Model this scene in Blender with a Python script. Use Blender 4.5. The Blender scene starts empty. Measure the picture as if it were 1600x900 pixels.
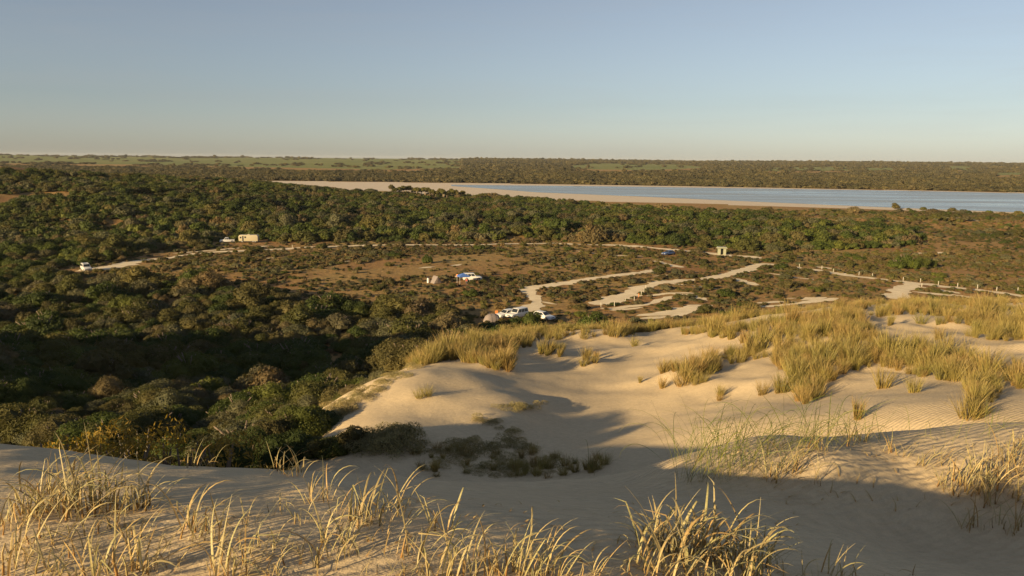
import bpy, bmesh, math, random
import numpy as np
from mathutils import Vector, Matrix

S = bpy.context.scene
C = S.collection
rnd = random.Random(7)
R = np.random.default_rng(11)

# ------------------------------------------------------------------ camera, world, sun, exposure
F_PX, W_PX, H_PX = 1200.0, 1600.0, 900.0
PITCH, ROLL, EYE = math.radians(9.5), math.radians(0.55), 30.0
SUN_AZ = math.radians(228.0)          # compass-like angle from +Y towards +X: the sun is behind and left of the camera
SUN_EL = math.radians(14.2)

fw = Vector((0, math.cos(PITCH), -math.sin(PITCH)))
rt0 = Vector((1, 0, 0)); up0 = rt0.cross(fw)
rt = rt0 * math.cos(ROLL) + up0 * math.sin(ROLL)
up = rt.cross(fw)
cam = bpy.data.cameras.new('camera')
cam.sensor_width = 36.0
cam.lens = 36.0 * F_PX / W_PX
cam.clip_start = 0.05
cam.clip_end = 40000.0
cam_ob = bpy.data.objects.new('camera', cam)
m = Matrix((rt, up, -fw)).transposed().to_4x4()
m.translation = (0, 0, EYE)
cam_ob.matrix_world = m
C.objects.link(cam_ob)
S.camera = cam_ob

w = bpy.data.worlds.new('World'); S.world = w; w.use_nodes = True
nt = w.node_tree
sky = nt.nodes.new('ShaderNodeTexSky'); sky.sky_type = 'NISHITA'; sky.sun_disc = False
sky.sun_elevation = SUN_EL; sky.sun_rotation = SUN_AZ
sky.altitude = 150; sky.air_density = 1.0; sky.dust_density = 0.4; sky.ozone_density = 3.0
bg = nt.nodes['Background']; bg.inputs['Strength'].default_value = 0.050
hs = nt.nodes.new('ShaderNodeHueSaturation'); hs.inputs['Saturation'].default_value = 0.60; hs.inputs['Value'].default_value = 1.0
wb = nt.nodes.new('ShaderNodeMix'); wb.data_type = 'RGBA'; wb.blend_type = 'MULTIPLY'; wb.inputs[0].default_value = 1.0; wb.inputs[7].default_value = (0.99, 0.975, 0.98, 1)
nt.links.new(sky.outputs[0], hs.inputs['Color']); 
tcw = nt.nodes.new('ShaderNodeTexCoord'); mpw = nt.nodes.new('ShaderNodeMapping'); mpw.inputs['Scale'].default_value = (1.2, 1.2, 14.0); mpw.inputs['Rotation'].default_value = (0.05, 0.06, 0.4)
cn = nt.nodes.new('ShaderNodeTexNoise'); cn.inputs['Scale'].default_value = 2.2; cn.inputs['Detail'].default_value = 6; cn.inputs['Roughness'].default_value = 0.6; cn.inputs['Distortion'].default_value = 0.5
cr = nt.nodes.new('ShaderNodeMapRange'); cr.inputs[1].default_value = 0.45; cr.inputs[2].default_value = 0.8; cr.inputs[3].default_value = 0.0; cr.inputs[4].default_value = 0.16
gray = nt.nodes.new('ShaderNodeMix'); gray.data_type = 'RGBA'; gray.inputs[7].default_value = (4.2, 4.1, 3.9, 1)
nt.links.new(tcw.outputs['Generated'], mpw.inputs['Vector']); nt.links.new(mpw.outputs[0], cn.inputs['Vector']); nt.links.new(cn.outputs['Fac'], cr.inputs[0])
nt.links.new(cr.outputs[0], gray.inputs[0]); nt.links.new(hs.outputs[0], gray.inputs[6])      # faint high streaks of cirrus
nt.links.new(gray.outputs[2], wb.inputs[6]); nt.links.new(wb.outputs[2], bg.inputs['Color'])

sun = bpy.data.lights.new('sun', 'SUN'); sun.energy = 5.0; sun.angle = math.radians(0.53); sun.color = (1.0, 0.73, 0.38)
sun_ob = bpy.data.objects.new('sun', sun)
sd = Vector((math.sin(SUN_AZ) * math.cos(SUN_EL), math.cos(SUN_AZ) * math.cos(SUN_EL), math.sin(SUN_EL)))
sun_ob.rotation_euler = sd.to_track_quat('Z', 'Y').to_euler()
sun_ob.location = (0, 0, 60)
C.objects.link(sun_ob)

S.view_settings.view_transform = 'Standard'
S.view_settings.look = 'None'
S.view_settings.gamma = 1.0
S.view_settings.exposure = 1.07
S.cycles.max_bounces = 6; S.cycles.transparent_max_bounces = 6
S.cycles.diffuse_bounces = 3; S.cycles.glossy_bounces = 3

# ------------------------------------------------------------------ projection helpers
fwa, rta, upa = np.array(fw), np.array(rt), np.array(up)

def unproj(px, py, Y):
    """world point seen at pixel (px,py) of the 1600x900 photograph at forward distance Y"""
    d = fwa + rta * ((px - 800) / F_PX) + upa * ((450 - py) / F_PX)
    k = Y / d[1]
    return np.array((0, 0, EYE)) + d * k

def on_plain(px, py, z=0.0):
    d = fwa + rta * ((px - 800) / F_PX) + upa * ((450 - py) / F_PX)
    k = (z - EYE) / d[2]
    return np.array((0, 0, EYE)) + d * k

def project(P):
    P = np.asarray(P, float) - np.array((0, 0, EYE))
    f = P @ fwa
    f = np.where(np.abs(f) < 1e-6, 1e-6, f)
    px = 800 + F_PX * (P @ rta) / f
    py = 450 - F_PX * (P @ upa) / f
    bad = f <= 0.01
    return np.where(bad, -9e4, px), np.where(bad, 9e4, py), f

def inside(x, y, poly):
    x = np.asarray(x, float); y = np.asarray(y, float)
    r = np.zeros(x.shape, bool)
    n = len(poly)
    for i in range(n):
        x1, y1 = poly[i]; x2, y2 = poly[(i + 1) % n]
        if y1 == y2: continue
        c = ((y1 > y) != (y2 > y)) & (x < (x2 - x1) * (y - y1) / (y2 - y1) + x1)
        r ^= c
    return r

def sstep(a, b, v):
    t = np.clip((np.asarray(v, float) - a) / (b - a), 0, 1)
    return t * t * (3 - 2 * t)

def vnoise(x, y, seed=0):
    """smooth value noise, -1..1"""
    x = np.asarray(x, float); y = np.asarray(y, float)
    xi = np.floor(x).astype(np.int64); yi = np.floor(y).astype(np.int64)
    fx = x - xi; fy = y - yi
    fx = fx * fx * fx * (fx * (fx * 6 - 15) + 10); fy = fy * fy * fy * (fy * (fy * 6 - 15) + 10)
    def h(a, b):
        n = (a * 374761393 + b * 668265263 + seed * 1442695041) & 0xFFFFFFFF
        n = ((n ^ (n >> 13)) * 1274126177) & 0xFFFFFFFF
        n = (n ^ (n >> 16)) & 0xFFFFFFFF
        return n.astype(float) / 2147483648.0 - 1
    a = h(xi, yi); b = h(xi + 1, yi); c = h(xi, yi + 1); d = h(xi + 1, yi + 1)
    return (a * (1 - fx) + b * fx) * (1 - fy) + (c * (1 - fx) + d * fx) * fy

def fbm(x, y, seed=0, o=3):
    r = 0; a = 1
    for k in range(o):
        r = r + a * vnoise(x * 2 ** k, y * 2 ** k, seed + k); a *= 0.5
    return r

# ------------------------------------------------------------------ terrain height
def far_h(x, y):
    """plain, lake basin, wooded hill on the left and the far rolling land (world z)"""
    z = 0.25 * fbm(x / 40, y / 40, 3)
    hill = np.clip((-45 - x) / 230, 0, 1.35) * sstep(250, 430, y + 0.12 * x) * 18
    hill = hill * (1 - 0.98 * sstep(470, 760, y))
    z = z + hill * (1 + 0.10 * fbm(x / 60, y / 60, 5))
    z = z + 1.8 * fbm(x / 26, y / 26, 9) * sstep(265, 305, y) * (1 - sstep(400, 440, y)) + 1.8 * fbm(x / 26, y / 26, 9) * sstep(-90, -130, x) * sstep(400, 440, y) * (1 - sstep(600, 760, y))
    lk = sstep(430, 480, y) * (1 - sstep(1000, 1150, y)) * sstep(-350, -150, x)
    z = z * (1 - lk * (hill < 0.5))
    z = z + sstep(1400, 4600, y) * (25 + 4 * fbm(x / 900, y / 900, 8)) + sstep(1050, 1500, y) * 1.5
    z = z - sstep(5200, 9000, y) * 40
    z = z - sstep(0, -400, y) * 8
    return z

CP = []   # control points of the dune field, x, y, z
def cp(px, py, Y):
    CP.append(tuple(unproj(px, py, Y)))
def cx(x, y, z):
    CP.append((x, y, EYE + z))
# camera stand and the ridge behind it
for x, y, z in [(0, 0, -1.72), (3, 0, -1.85), (-4, 0, -1.85), (-10, 2, -2.3), (-20, 2, -4.5), (-38, 0, -10), (-60, 0, -17), (0, -8, -2.0),
                (0, -25, -5), (-25, -20, -6), (15, -5, -2.4), (30, 0, -4), (60, 0, -8), (25, -25, -6), (70, -25, -10),
                (-60, -25, -14), (-6, 6, -2.6)]:
    cx(x, y, z)
# foreground hump
for p in [(0, 900, 2.8), (400, 900, 2.75), (800, 900, 2.82), (1000, 900, 2.9), (1100, 900, 3.05), (1250, 900, 3.6), (1400, 900, 4.6), (1600, 900, 5.2),
          (0, 850, 3.1), (400, 850, 3.05), (800, 850, 3.15), (1000, 850, 3.45), (1180, 870, 3.6), (1200, 850, 4.5), (1400, 850, 6.1), (1600, 850, 6.3),
          (0, 800, 3.5), (400, 800, 3.4), (700, 800, 3.4), (850, 800, 3.75), (1000, 800, 5.4), (1200, 800, 6.4), (1400, 812, 6.45), (1600, 815, 6.35),
          (0, 750, 4.7), (300, 775, 3.75), (450, 770, 3.85), (600, 775, 3.85), (700, 775, 4.3), (800, 768, 6.4), (1000, 760, 7.3), (1200, 757, 6.2), (1400, 755, 6.85), (1600, 760, 6.8),
          (0, 692, 7.5), (130, 708, 7.5), (270, 732, 7.3), (450, 744, 7.5), (640, 752, 7.8), (800, 751, 8.0), (960, 741, 8.6), (1050, 722, 7.5),
          (1150, 722, 6.8), (1150, 697, 7.3), (1300, 720, 6.8), (1300, 690, 7.3), (1400, 715, 7.5), (1400, 676, 8.4), (1500, 700, 7.7),
          (1500, 668, 8.6), (1600, 700, 7.5), (1600, 655, 8.8), (1250, 692, 7.2)]:
    cp(*p)
# hollow behind the rim; unseen left end of the rim raised to shade the bowl
for x, y, z in [(0, 12, -6.0), (-4, 12, -6.2), (4, 13, -6.3), (-5, 15, -7.4), (-10, 11, -4.5), (-14, 10.5, -5.3), (-19, 13, -8.3), (8, 15, -6.1), (12, 14, -5.2), (6, 12, -5.0), (10, 11.5, -4.3)]:
    cx(x, y, z)
for p in [(640, 742, 17), (800, 738, 18), (950, 732, 17.5), (1000, 706, 19), (1000, 690, 20.5), (1000, 650, 24.5), (1000, 600, 29.5), (1000, 570, 33.5),
          (1000, 540, 40), (1000, 522, 45), (850, 690, 20.5), (850, 650, 24.5), (850, 600, 30), (850, 560, 36), (850, 532, 43), (900, 520, 47),
          (700, 690, 20.3), (700, 640, 24.1), (700, 590, 29.5), (490, 712, 19.6), (525, 640, 24.7), (585, 600, 28.8), (640, 572, 33), (690, 548, 38),
          (760, 532, 42), (820, 520, 46), (620, 660, 22.5), (600, 720, 18.5),
          (1100, 640, 24), (1100, 600, 27), (1040, 590, 29.5), (1180, 560, 30), (1150, 540, 33), (1080, 520, 42), (1250, 600, 24.5),
          (1250, 560, 28), (1250, 520, 33), (1250, 500, 36.5), (1180, 515, 37), (1350, 600, 22.5), (1350, 560, 26), (1350, 520, 31),
          (1350, 493, 37), (1350, 479, 42), (1450, 650, 16.5), (1300, 640, 19), (1150, 660, 19), (1450, 600, 21.5), (1450, 560, 25), (1450, 520, 30),
          (1450, 486, 38), (1450, 474, 44), (1600, 625, 17.5), (1600, 560, 24), (1600, 520, 30), (1600, 487, 38), (1600, 475, 45)]:
    cp(*p)
# lee slopes down to the plain and the left forest slope; unseen knoll added beyond it for shade
for x, y, z in [(0, 62, -16.5), (0, 80, -24), (0, 100, -29.5), (12, 60, -15), (14, 80, -23), (20, 100, -29.5), (30, 62, -14), (34, 80, -21.5), (40, 100, -29), (50, 66, -15),
                (60, 85, -22), (70, 110, -29.8), (75, 50, -9), (80, 20, -8), (-9, 19, -10), (-10, 26, -11.2), (-10, 33, -12.3), (-8, 40, -13.3), (-6, 48, -14.8), (-4, 56, -17),
                (-20, 25, -14), (-22, 45, -17.5), (-20, 65, -22), (-14, 85, -27), (-20, 105, -29.5), (-40, 20, -17), (-42, 50, -20.5), (-45, 80, -25), (-45, 110, -29),
                (-72, 18, -18.5), (-84, 56, -2.5), (-78, 100, -27), (-95, 0, -20), (-104, 50, -12), (-60, 52, -17), (-95, 110, -29.6), (0, 125, -30), (-40, 130, -30), (40, 125, -30),
                (-85, 135, -30), (90, 125, -30), (105, 80, -22), (105, 30, -12), (105, -25, -14), (-95, -25, -20)]:
    cx(x, y, z)
CPA = np.array(CP)
def _tps(d2):
    return np.where(d2 < 1e-12, 0, 0.5 * d2 * np.log(np.maximum(d2, 1e-12)))
_n = len(CPA)
_K = _tps(((CPA[:, None, :2] - CPA[None, :, :2]) ** 2).sum(-1)) + np.eye(_n) * 0.6
_P = np.c_[np.ones(_n), CPA[:, :2]]
_A = np.block([[_K, _P], [_P.T, np.zeros((3, 3))]])
_W = np.linalg.solve(_A, np.r_[CPA[:, 2], 0, 0, 0])

def near_h(x, y):
    out = np.empty(x.shape)
    for i in range(0, len(x), 40000):
        xs, ys = x[i:i + 40000], y[i:i + 40000]
        d2 = (xs[:, None] - CPA[None, :, 0]) ** 2 + (ys[:, None] - CPA[None, :, 1]) ** 2
        out[i:i + 40000] = _tps(d2) @ _W[:_n] + _W[_n] + _W[_n + 1] * xs + _W[_n + 2] * ys
    return out

HUM = []     # small sand mounds caught round single grass tufts: x, y, radius, height

def height(x, y):
    x = np.atleast_1d(np.asarray(x, float)); y = np.atleast_1d(np.asarray(y, float))
    # weight of the dune field: inside a rounded box
    wx = sstep(115, 85, np.abs(x - 5)); wy = sstep(140, 112, y) * sstep(-60, -25, y)
    wgt = wx * wy
    z = far_h(x, y)
    k = wgt > 0
    if k.any():
        zn = near_h(x[k], y[k])
        r = np.hypot(x[k], y[k])
        amp = sstep(12, 30, r) * 0.07 * sstep(75, 55, y[k]) + 0.012
        zn = zn + amp * fbm(x[k] / 3.2, y[k] / 3.2, 21) + 0.018 * sstep(3, 9, r) * fbm(x[k] / 1.1, y[k] / 1.1, 24, 2) * sstep(75, 55, y[k]) \
             + 0.02 * fbm(x[k] / 0.55, y[k] / 0.55, 27, 2) * sstep(14, 8, r)
        zn = zn + 0.13 * fbm(x[k] / 1.7, y[k] / 1.7, 91, 2) * sstep(4, 9, x[k]) * sstep(19, 25, y[k]) * sstep(58, 48, y[k])
        for hx, hy, hr, hh in HUM:
            d2 = ((x[k] - hx) ** 2 + (y[k] - hy) ** 2) / (hr * hr)
            zn = zn + hh * np.exp(-d2) * (d2 < 9)
        z[k] = zn * wgt[k] + z[k] * (1 - wgt[k])
    return z

def hz(x, y): return float(height(x, y)[0])

def ground_at(px, py, ymin=2.0, ymax=900.0):
    """first visible ground point at a pixel"""
    d = fwa + rta * ((px - 800) / F_PX) + upa * ((450 - py) / F_PX)
    Y = np.exp(np.linspace(math.log(ymin), math.log(ymax), 900))
    k = Y / d[1]
    z = EYE + d[2] * k
    g = height(d[0] * k, Y)
    b = np.nonzero(z <= g)[0]
    i = b[0] if len(b) else len(Y) - 1
    if i > 0:
        a0, a1 = z[i - 1] - g[i - 1], z[i] - g[i]
        t = a0 / (a0 - a1) if a0 != a1 else 0
        y = Y[i - 1] + (Y[i] - Y[i - 1]) * min(max(t, 0), 1)
    else: y = Y[0]
    x = d[0] * y / d[1]
    return float(x), float(y), hz(x, y)

_RG_T = np.linspace(0.02, 0.985, 48)
def hidden_by(P):
    """how far (m) the ground rises above the sight line to each point, <0 = clear"""
    P = np.asarray(P, float)
    out = np.full(len(P), -99.0)
    for i in range(0, len(P), 3000):
        Q = P[i:i + 3000]
        near = np.minimum(150.0 / np.maximum(Q[:, 1], 1), 1)
        T = np.concatenate([near[:, None] * _RG_T[None] ** 1.6, np.broadcast_to(_RG_T, (len(Q), 48))], 1)
        X = Q[:, 0:1] * T; Y = Q[:, 1:2] * T; Z = EYE + (Q[:, 2:3] - EYE) * T
        g = height(X.ravel(), Y.ravel()).reshape(X.shape)
        out[i:i + 3000] = ((g - Z) / np.maximum(T, 0.02)).max(1)
    return out

# sand mounds under the single tufts and clumps out on the bowl (pixel of the base, distance, radius, height)
for px_, py_, rad_, hh_ in [(860, 555, 1.1, .22), (918, 570, 1.0, .28), (775, 577, .9, .2), (650, 622, .8, .06), (950, 530, 1.2, .3), (1048, 587, .6, .12), (1000, 600, .7, .1),
                            (900, 530, 1.5, .35), (800, 640, 1.3, .22), (740, 640, 1.6, .12), (790, 665, 1.2, .2), (700, 600, 3.0, .25), (640, 690, 2.0, .2)]:
    q_ = ground_at(px_, py_, 14); HUM.append((q_[0], q_[1], rad_, hh_ * 1.5))

# ------------------------------------------------------------------ materials
def new_mat(name):
    mt = bpy.data.materials.new(name); mt.use_nodes = True
    t = mt.node_tree; t.nodes.clear()
    out = t.nodes.new('ShaderNodeOutputMaterial')
    return mt, t, out
def N(t, kind, **kw):
    n = t.nodes.new(kind)
    for k, v in kw.items():
        if k.startswith('i_'):
            n.inputs[k[2:].replace('_', ' ')].default_value = v
        else: setattr(n, k, v)
    return n
def ramp(t, fac, stops):
    r = t.nodes.new('ShaderNodeValToRGB')
    e = r.color_ramp.elements
    while len(e) < len(stops): e.new(0.5)
    for k, (p, c) in enumerate(stops):
        e[k].position = p; e[k].color = (c[0], c[1], c[2], 1)
    t.links.new(fac, r.inputs[0])
    return r.outputs[0]
def mixc(t, fac, a, b, mode='MIX'):
    n = t.nodes.new('ShaderNodeMix'); n.data_type = 'RGBA'; n.blend_type = mode
    for s, v in ((n.inputs[0], fac), (n.inputs[6], a), (n.inputs[7], b)):
        if isinstance(v, (int, float)): s.default_value = v
        elif isinstance(v, tuple): s.default_value = (v[0], v[1], v[2], 1)
        else: t.links.new(v, s)
    return n.outputs[2]
def noise(t, scale, detail=4, rough=0.55, coord=None, dist=0.0):
    n = t.nodes.new('ShaderNodeTexNoise'); n.inputs['Scale'].default_value = scale
    n.inputs['Detail'].default_value = detail; n.inputs['Roughness'].default_value = rough; n.inputs['Distortion'].default_value = dist
    if coord is not None: t.links.new(coord, n.inputs['Vector'])
    return n.outputs['Fac']

def simple(name, col, rough=0.5, metal=0.0, spec=0.5, var=0.12, scale=6.0):
    mt, t, out = new_mat(name)
    p = N(t, 'ShaderNodeBsdfPrincipled'); p.inputs['Roughness'].default_value = rough; p.inputs['Metallic'].default_value = metal
    tc = N(t, 'ShaderNodeTexCoord')
    f = noise(t, scale, 4, 0.6, tc.outputs['Object'])
    c = ramp(t, f, [(0.3, tuple(v * (1 - var) for v in col)), (0.7, tuple(min(v * (1 + var), 1) for v in col))])
    t.links.new(c, p.inputs['Base Color'])
    t.links.new(p.outputs[0], out.inputs[0])
    return mt

def sand_mat(name, c1, c2, c3, ripple=True):
    mt, t, out = new_mat(name)
    p = N(t, 'ShaderNodeBsdfPrincipled'); p.inputs['Roughness'].default_value = 0.95; p.inputs['Specular IOR Level'].default_value = 0.15
    g = N(t, 'ShaderNodeNewGeometry')
    a = noise(t, 0.35, 5, 0.6, g.outputs['Position'])
    b = noise(t, 7.0, 4, 0.7, g.outputs['Position'])
    fine = noise(t, 160.0, 2, 0.6, g.outputs['Position'])
    c = ramp(t, a, [(0.3, c1), (0.7, c2)])
    bm = ramp(t, b, [(0.35, (0.90, 0.90, 0.90)), (0.65, (1.05, 1.05, 1.05))])
    c = mixc(t, 1.0, c, bm, 'MULTIPLY')
    fm = ramp(t, fine, [(0.3, (0.82, 0.82, 0.82)), (0.62, (1.08, 1.08, 1.08))])
    c = mixc(t, 1.0, c, fm, 'MULTIPLY')
    t.links.new(c, p.inputs['Base Color'])
    mp = N(t, 'ShaderNodeMapping'); mp.inputs['Rotation'].default_value = (0, 0, math.radians(62)); mp.inputs['Scale'].default_value = (1, 1, 0.3)
    t.links.new(g.outputs['Position'], mp.inputs['Vector'])
    wv = N(t, 'ShaderNodeTexWave'); wv.inputs['Scale'].default_value = 3.4; wv.inputs['Distortion'].default_value = 5.0
    wv.inputs['Detail'].default_value = 2.5; wv.inputs['Detail Scale'].default_value = 0.9
    t.links.new(mp.outputs[0], wv.inputs['Vector'])
    b1 = N(t, 'ShaderNodeBump'); b1.inputs['Strength'].default_value = 0.55 if ripple else 0.05; b1.inputs['Distance'].default_value = 0.02
    t.links.new(wv.outputs['Fac'], b1.inputs['Height'])
    b2 = N(t, 'ShaderNodeBump'); b2.inputs['Strength'].default_value = 0.5; b2.inputs['Distance'].default_value = 0.03
    t.links.new(b, b2.inputs['Height']); t.links.new(b1.outputs[0], b2.inputs['Normal'])
    b3 = N(t, 'ShaderNodeBump'); b3.inputs['Strength'].default_value = 0.35; b3.inputs['Distance'].default_value = 0.004
    t.links.new(fine, b3.inputs['Height']); t.links.new(b2.outputs[0], b3.inputs['Normal'])
    t.links.new(b3.outputs[0], p.inputs['Normal'])
    t.links.new(p.outputs[0], out.inputs[0])
    return mt

M_SAND = sand_mat('dune_sand', (0.55, 0.435, 0.275), (0.61, 0.485, 0.31), (0.4, 0.3, 0.2))
M_TRACK = sand_mat('track_sand', (0.60, 0.50, 0.34), (0.76, 0.65, 0.46), (0.4, 0.3, 0.2), False)
M_SHORE = sand_mat('shore_sand', (0.50, 0.43, 0.34), (0.58, 0.50, 0.40), (0.4, 0.3, 0.2), False)

def soil_mat():
    mt, t, out = new_mat('scrub_soil')
    p = N(t, 'ShaderNodeBsdfPrincipled'); p.inputs['Roughness'].default_value = 0.95; p.inputs['Specular IOR Level'].default_value = 0.1
    g = N(t, 'ShaderNodeNewGeometry')
    a = noise(t, 0.03, 5, 0.6, g.outputs['Position'], 0.4)
    b = noise(t, 0.6, 5, 0.7, g.outputs['Position'])
    c = ramp(t, a, [(0.36, (0.25, 0.14, 0.06)), (0.5, (0.27, 0.17, 0.07)), (0.64, (0.28, 0.20, 0.08))])
    d = ramp(t, b, [(0.3, (0.55, 0.55, 0.5)), (0.5, (1, 1, 1)), (0.72, (1.35, 1.25, 1.1))])
    c = mixc(t, 1.0, c, d, 'MULTIPLY')
    t.links.new(c, p.inputs['Base Color'])
    bb = N(t, 'ShaderNodeBump'); bb.inputs['Strength'].default_value = 0.8; bb.inputs['Distance'].default_value = 0.4
    t.links.new(b, bb.inputs['Height']); t.links.new(bb.outputs[0], p.inputs['Normal'])
    t.links.new(p.outputs[0], out.inputs[0])
    return mt
M_SOIL = soil_mat()

def field_mat():
    mt, t, out = new_mat('paddock_grass')
    p = N(t, 'ShaderNodeBsdfPrincipled'); p.inputs['Roughness'].default_value = 0.95; p.inputs['Specular IOR Level'].default_value = 0.1
    g = N(t, 'ShaderNodeNewGeometry')
    a = noise(t, 0.004, 5, 0.6, g.outputs['Position'])
    c = ramp(t, a, [(0.35, (0.12, 0.145, 0.04)), (0.6, (0.17, 0.175, 0.055))])
    t.links.new(c, p.inputs['Base Color']); t.links.new(p.outputs[0], out.inputs[0])
    return mt
M_FIELD = field_mat()

def water_mat():
    mt, t, out = new_mat('lake_water')
    p = N(t, 'ShaderNodeBsdfPrincipled'); p.inputs['Base Color'].default_value = (0.20, 0.25, 0.275, 1)
    p.inputs['Roughness'].default_value = 0.30; p.inputs['IOR'].default_value = 1.33
    g = N(t, 'ShaderNodeNewGeometry')
    a = noise(t, 0.25, 4, 0.6, g.outputs['Position'])
    mp = N(t, 'ShaderNodeMapping'); mp.inputs['Scale'].default_value = (0.004, 0.03, 1); mp.inputs['Rotation'].default_value = (0, 0, 0.12)
    t.links.new(g.outputs['Position'], mp.inputs['Vector'])
    st = noise(t, 1.0, 5, 0.65, mp.outputs[0], 0.6)
    t.links.new(ramp(t, st, [(0.35, (0.14, 0.14, 0.14)), (0.65, (0.42, 0.42, 0.42))]), p.inputs['Roughness'])
    t.links.new(ramp(t, st, [(0.35, (0.15, 0.20, 0.235)), (0.65, (0.25, 0.29, 0.31))]), p.inputs['Base Color'])
    bb = N(t, 'ShaderNodeBump'); bb.inputs['Strength'].default_value = 0.6; bb.inputs['Distance'].default_value = 0.5
    t.links.new(a, bb.inputs['Height']); t.links.new(bb.outputs[0], p.inputs['Normal'])
    t.links.new(p.outputs[0], out.inputs[0])
    return mt
M_WATER = water_mat()

def leaf_mat(name, cols, transl=0.25, patch=2.2):
    """foliage: colour differs from plant to plant and from clump to clump"""
    mt, t, out = new_mat(name)
    oi = N(t, 'ShaderNodeObjectInfo'); tc = N(t, 'ShaderNodeTexCoord')
    n = len(cols)
    c1 = ramp(t, oi.outputs['Random'], [((k + 0.5) / n, c) for k, c in enumerate(cols)])
    a = noise(t, patch, 3, 0.6, tc.outputs['Object'])
    lo = noise(t, 0.012, 3, 0.6, oi.outputs['Location'])
    c1 = mixc(t, 1.0, c1, ramp(t, lo, [(0.35, (0.66, 0.69, 0.68)), (0.65, (1.3, 1.25, 1.1))]), 'MULTIPLY')
    v = ramp(t, a, [(0.3, (0.76, 0.80, 0.74)), (0.5, (1, 1, 1)), (0.72, (1.3, 1.22, 1.1))])
    c = mixc(t, 1.0, c1, v, 'MULTIPLY')
    d = N(t, 'ShaderNodeBsdfPrincipled'); d.inputs['Roughness'].default_value = 0.7; d.inputs['Specular IOR Level'].default_value = 0.25
    tr = N(t, 'ShaderNodeBsdfTranslucent')
    t.links.new(c, d.inputs['Base Color'])
    ct = mixc(t, 1.0, c, (1.3, 1.25, 0.6), 'MULTIPLY')
    t.links.new(ct, tr.inputs['Color'])
    mx = N(t, 'ShaderNodeMixShader'); mx.inputs[0].default_value = transl
    t.links.new(d.outputs[0], mx.inputs[1]); t.links.new(tr.outputs[0], mx.inputs[2])
    t.links.new(mx.outputs[0], out.inputs[0])
    return mt
M_GREEN = leaf_mat('dark_green_leaf', [(0.042, 0.060, 0.013), (0.062, 0.082, 0.014), (0.050, 0.068, 0.018), (0.085, 0.098, 0.020)])
M_OLIVE = leaf_mat('olive_leaf', [(0.080, 0.078, 0.023), (0.068, 0.072, 0.020), (0.100, 0.088, 0.028), (0.085, 0.075, 0.030)])
M_GREY = leaf_mat('grey_green_leaf', [(0.085, 0.088, 0.050), (0.11, 0.105, 0.06), (0.08, 0.085, 0.045), (0.095, 0.085, 0.048)])
M_BROWN = leaf_mat('brown_heath_leaf', [(0.12, 0.09, 0.05), (0.14, 0.10, 0.045), (0.11, 0.085, 0.04), (0.13, 0.105, 0.055)])
M_GOLD = leaf_mat('yellow_leaf', [(0.42, 0.27, 0.04), (0.36, 0.26, 0.05), (0.30, 0.2, 0.05)], 0.35)
M_PALE = leaf_mat('pale_dune_leaf', [(0.30, 0.26, 0.13), (0.26, 0.23, 0.12), (0.34, 0.28, 0.15)], 0.25, 6)
M_FARLEAF = leaf_mat('far_tree_leaf', [(0.080, 0.070, 0.036), (0.092, 0.078, 0.040), (0.065, 0.064, 0.034), (0.105, 0.09, 0.042)])
M_BARK = simple('bark', (0.16, 0.12, 0.09), 0.9, var=0.3, scale=9)
M_PALEBARK = simple('pale_bark', (0.30, 0.23, 0.17), 0.9, var=0.3, scale=9)
M_DEADWOOD = simple('dead_wood', (0.30, 0.26, 0.22), 0.9, var=0.25, scale=12)

def blade_mat(name, base, mid, tip, var):
    """one grass blade: colour runs from sheath to tip (UV v), varied blade by blade"""
    mt, t, out = new_mat(name)
    uv = N(t, 'ShaderNodeUVMap'); sx = N(t, 'ShaderNodeSeparateXYZ'); t.links.new(uv.outputs[0], sx.inputs[0])
    oi = N(t, 'ShaderNodeObjectInfo')
    c = ramp(t, sx.outputs['Y'], [(0.0, base), (0.22, mid), (0.75, mid), (1.0, tip)])
    n = len(var)
    v = ramp(t, oi.outputs['Random'], [((k + 0.5) / n, q) for k, q in enumerate(var)])
    c = mixc(t, 1.0, c, v, 'MULTIPLY')
    tc = N(t, 'ShaderNodeTexCoord')
    st = noise(t, 30, 3, 0.6, tc.outputs['Object'])
    c = mixc(t, 1.0, c, ramp(t, st, [(0.3, (0.75, 0.72, 0.68)), (0.65, (1.08, 1.08, 1.05))]), 'MULTIPLY')
    d = N(t, 'ShaderNodeBsdfPrincipled'); d.inputs['Roughness'].default_value = 0.55; d.inputs['Specular IOR Level'].default_value = 0.35
    tr = N(t, 'ShaderNodeBsdfTranslucent')
    t.links.new(c, d.inputs['Base Color']); t.links.new(c, tr.inputs['Color'])
    mx = N(t, 'ShaderNodeMixShader'); mx.inputs[0].default_value = 0.22
    t.links.new(d.outputs[0], mx.inputs[1]); t.links.new(tr.outputs[0], mx.inputs[2])
    t.links.new(mx.outputs[0], out.inputs[0])
    return mt
M_STRAW = blade_mat('straw_blade', (0.36, 0.22, 0.085), (0.42, 0.36, 0.20), (0.45, 0.41, 0.29),
                    [(0.75, 0.70, 0.6), (1.05, 1.05, 1.0), (0.85, 0.92, 0.75), (1.15, 1.08, 0.95), (0.95, 0.75, 0.55)])
M_GREENBLADE = blade_mat('green_blade', (0.28, 0.20, 0.07), (0.14, 0.16, 0.045), (0.18, 0.17, 0.07),
                         [(0.7, 0.8, 0.7), (1.1, 1.1, 1.0), (1.5, 1.3, 1.0), (0.9, 0.95, 0.8)])
M_MARRAM = blade_mat('marram_blade', (0.34, 0.235, 0.085), (0.265, 0.22, 0.078), (0.37, 0.285, 0.13),
                     [(0.80, 0.86, 0.75), (1.1, 1.05, 0.95), (0.82, 0.92, 0.7), (1.2, 1.0, 1.0), (0.9, 0.8, 0.75), (1.0, 1.02, 0.85)])

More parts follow.
